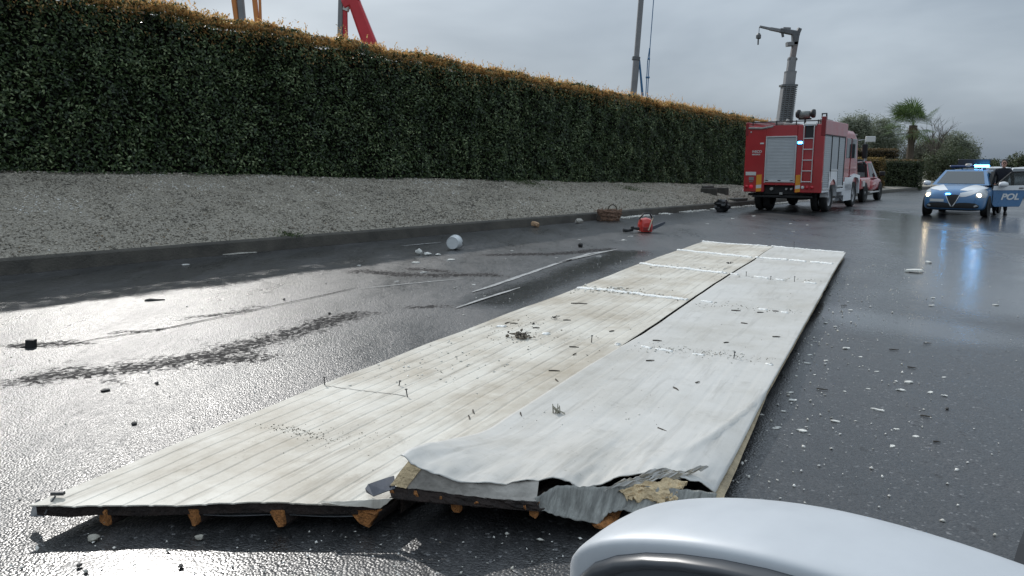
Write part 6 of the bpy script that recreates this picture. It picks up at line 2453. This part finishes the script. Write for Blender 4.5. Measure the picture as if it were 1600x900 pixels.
mesh_obj('dark_lining', mb, MATS['dark_wicker'], WB, bevel=.03)
# black refuse bag
p = ground(1127, 331)
o = rock('refuse_bag', p, .27, 'black plastic bag slumped at the kerb near the fire engine', 'bag', mat('bag_black', (.008, .008, .009), .35, bump=1, bscale=9), flat=.85, seed=60, sub=3)
# small concrete drain chute in the bank
p = None
for k in range(500):
    q = atY(1106, 300, 20 + k * .05)
    a, b_ = road_sq(q)
    if q.z <= bank_z(a, b_):
        p = q
        break
DC = thing('drain_chute', 'small dark concrete drain chute set in the gravel bank near the fire engine', 'drain', (p.x, p.y, p.z - .25), 41.5)
M_WETC = mat('dark_wet_concrete', (.055, .052, .045), .6, var=.4, vscale=6)
for x0, x1, y0, y1, z0, z1 in ((-.05, .65, -.55, -.45, .0, .42), (-.05, .65, .45, .55, .0, .42), (-.06, .05, -.45, .45, .0, .50)):
    mb = MB()
    mb.box(x0, x1, y0, y1, z0, z1, .02)
    mesh_obj('chute_wall', mb, M_WETC, DC)
mb = MB()
mb.box(.05, 1.5, -.45, .45, -.35, .03)
mesh_obj('chute_floor', mb, M_WETC, DC)
# chainsaw
p = ground(1008, 363)
CS = thing('chainsaw', 'red chainsaw with black handles lying on the wet road before the kerb', 'chainsaw', p, -8)
M_SAW = mat('saw_red', (.50, .03, .02), .35, coat=.4)
mb = MB()
mb.loft([[(x * w, y, z) for x, z in ((-1, .02), (1, .02), (1.05, h * .55), (.8, h * .92), (0, h), (-.8, h * .92), (-1.05, h * .55))] for y, w, h in ((-.16, .10, .24), (-.12, .14, .33), (0, .155, .36), (.12, .15, .34), (.17, .11, .24))])
sb = mesh_obj('motor_housing', mb, M_SAW, CS, bevel=.015)
mb = MB()
mb.tube([(-.13, -.02, .20), (-.15, -.02, .36), (-.05, -.02, .45), (.10, -.02, .45), (.17, -.02, .34), (.16, -.02, .1)], .022, 8)
mesh_obj('top_handle', mb, M_BLK2, CS, smooth=True)
mb = MB()
mb.tube([(.13, -.17, .36), (.02, -.185, .06)], .016, 6)
mesh_obj('brake_lever', mb, mat('cream_plastic', (.55, .45, .33), .5), CS)
mb = MB()
mb.prism([(.13, .03), (.42, .16), (.5, .22), (.47, .25), (.38, .22), (.13, .12)], 'y', -.02, .02)
mesh_obj('guide_bar', mb, mat('bar_steel', (.10, .11, .13), .4, metal=.6), CS)
mb = MB()
mb.tube([(-.14, .0, .09), (-.28, .0, .10), (-.42, 0, .05), (-.55, 0, .06)], [.04, .03, .035, .045], 8)
mb.tube([(-.30, 0, .05), (-.5, 0, .03)], .025, 6)
mb.box(-.36, -.28, -.03, .03, .08, .15, .01)
mesh_obj('rear_handle', mb, M_BLK2, CS)
mb = MB()
mb.box(-.10, .10, -.178, -.158, .05, .14, .008)
mesh_obj('front_plate', mb, mat('dark_red_plastic', (.22, .015, .012), .4), sb)
# pale foam washed against the kerb
P, R = [], []
rf = random.Random(21)
for _ in range(5200):
    s_ = rf.choice((rf.uniform(15.5, 19), rf.uniform(19.5, 30), rf.uniform(22, 33)))
    if fbm(s_ * .9, 4.1) < -.12 and s_ < 26:
        continue
    q_ = abs(rf.gauss(0, .14)) + .06
    P.append((*road_pt(s_, q_)[:2], .012 + .02 * rf.random()))
    R.append(rf.uniform(.012, .035))
tag(stones('foam_residue', np.array(P), np.array(R), M_CRW, .5), 'white foam granules washed along the kerb foot near the fire engine', 'foam residue', kind='stuff')
# crumbs scattered over the road around the panels
P, R = [], []
for _ in range(1500):
    t = rf.random()
    if t < .55:
        w_ = 2.65 + rf.expovariate(1 / .45); l_ = rf.uniform(1.0, 12)
    elif t < .75:
        w_ = rf.uniform(0, 4); l_ = front_left(min(w_, 2.6)) - rf.uniform(0, .6)
    else:
        w_ = -rf.expovariate(1 / 1.5); l_ = rf.uniform(0, 12)
    x_, y_ = A_P.x + w_ * .895 + l_ * .446, A_P.y - w_ * .446 + l_ * .895
    P.append((x_, y_, .006)); R.append(rf.choice((.003, .004, .005, .006, .008, .011)) * rf.uniform(.7, 1.2))
tag(stones('foam_crumbs', np.array(P), np.array(R), M_CRW, .5), 'tiny pale foam crumbs and grit sprinkled over the road', 'crumbs', kind='stuff')

# fallen leaves on the gravel and along the kerb
pos = []
for _ in range(1500):
    s_ = rf.uniform(-2, 32)
    q_ = -rf.uniform(.2, 3.4) if rf.random() < .6 else -abs(rf.gauss(0, .25)) - .2
    p = road_pt(s_, q_, bank_z(s_, q_) + .02)
    pos.append(tuple(p))
n = len(pos)
tag(leaves('fallen_leaves', np.array(pos), np.tile((0, 0, 1.), (n, 1)), RNG.uniform(.03, .07, n), leaf_mat('litter_leaf', (.05, .035, .02), (.24, .16, .08), .8, .1), spread=.3), 'brown fallen leaves scattered over the gravel bank', 'leaves', kind='stuff')
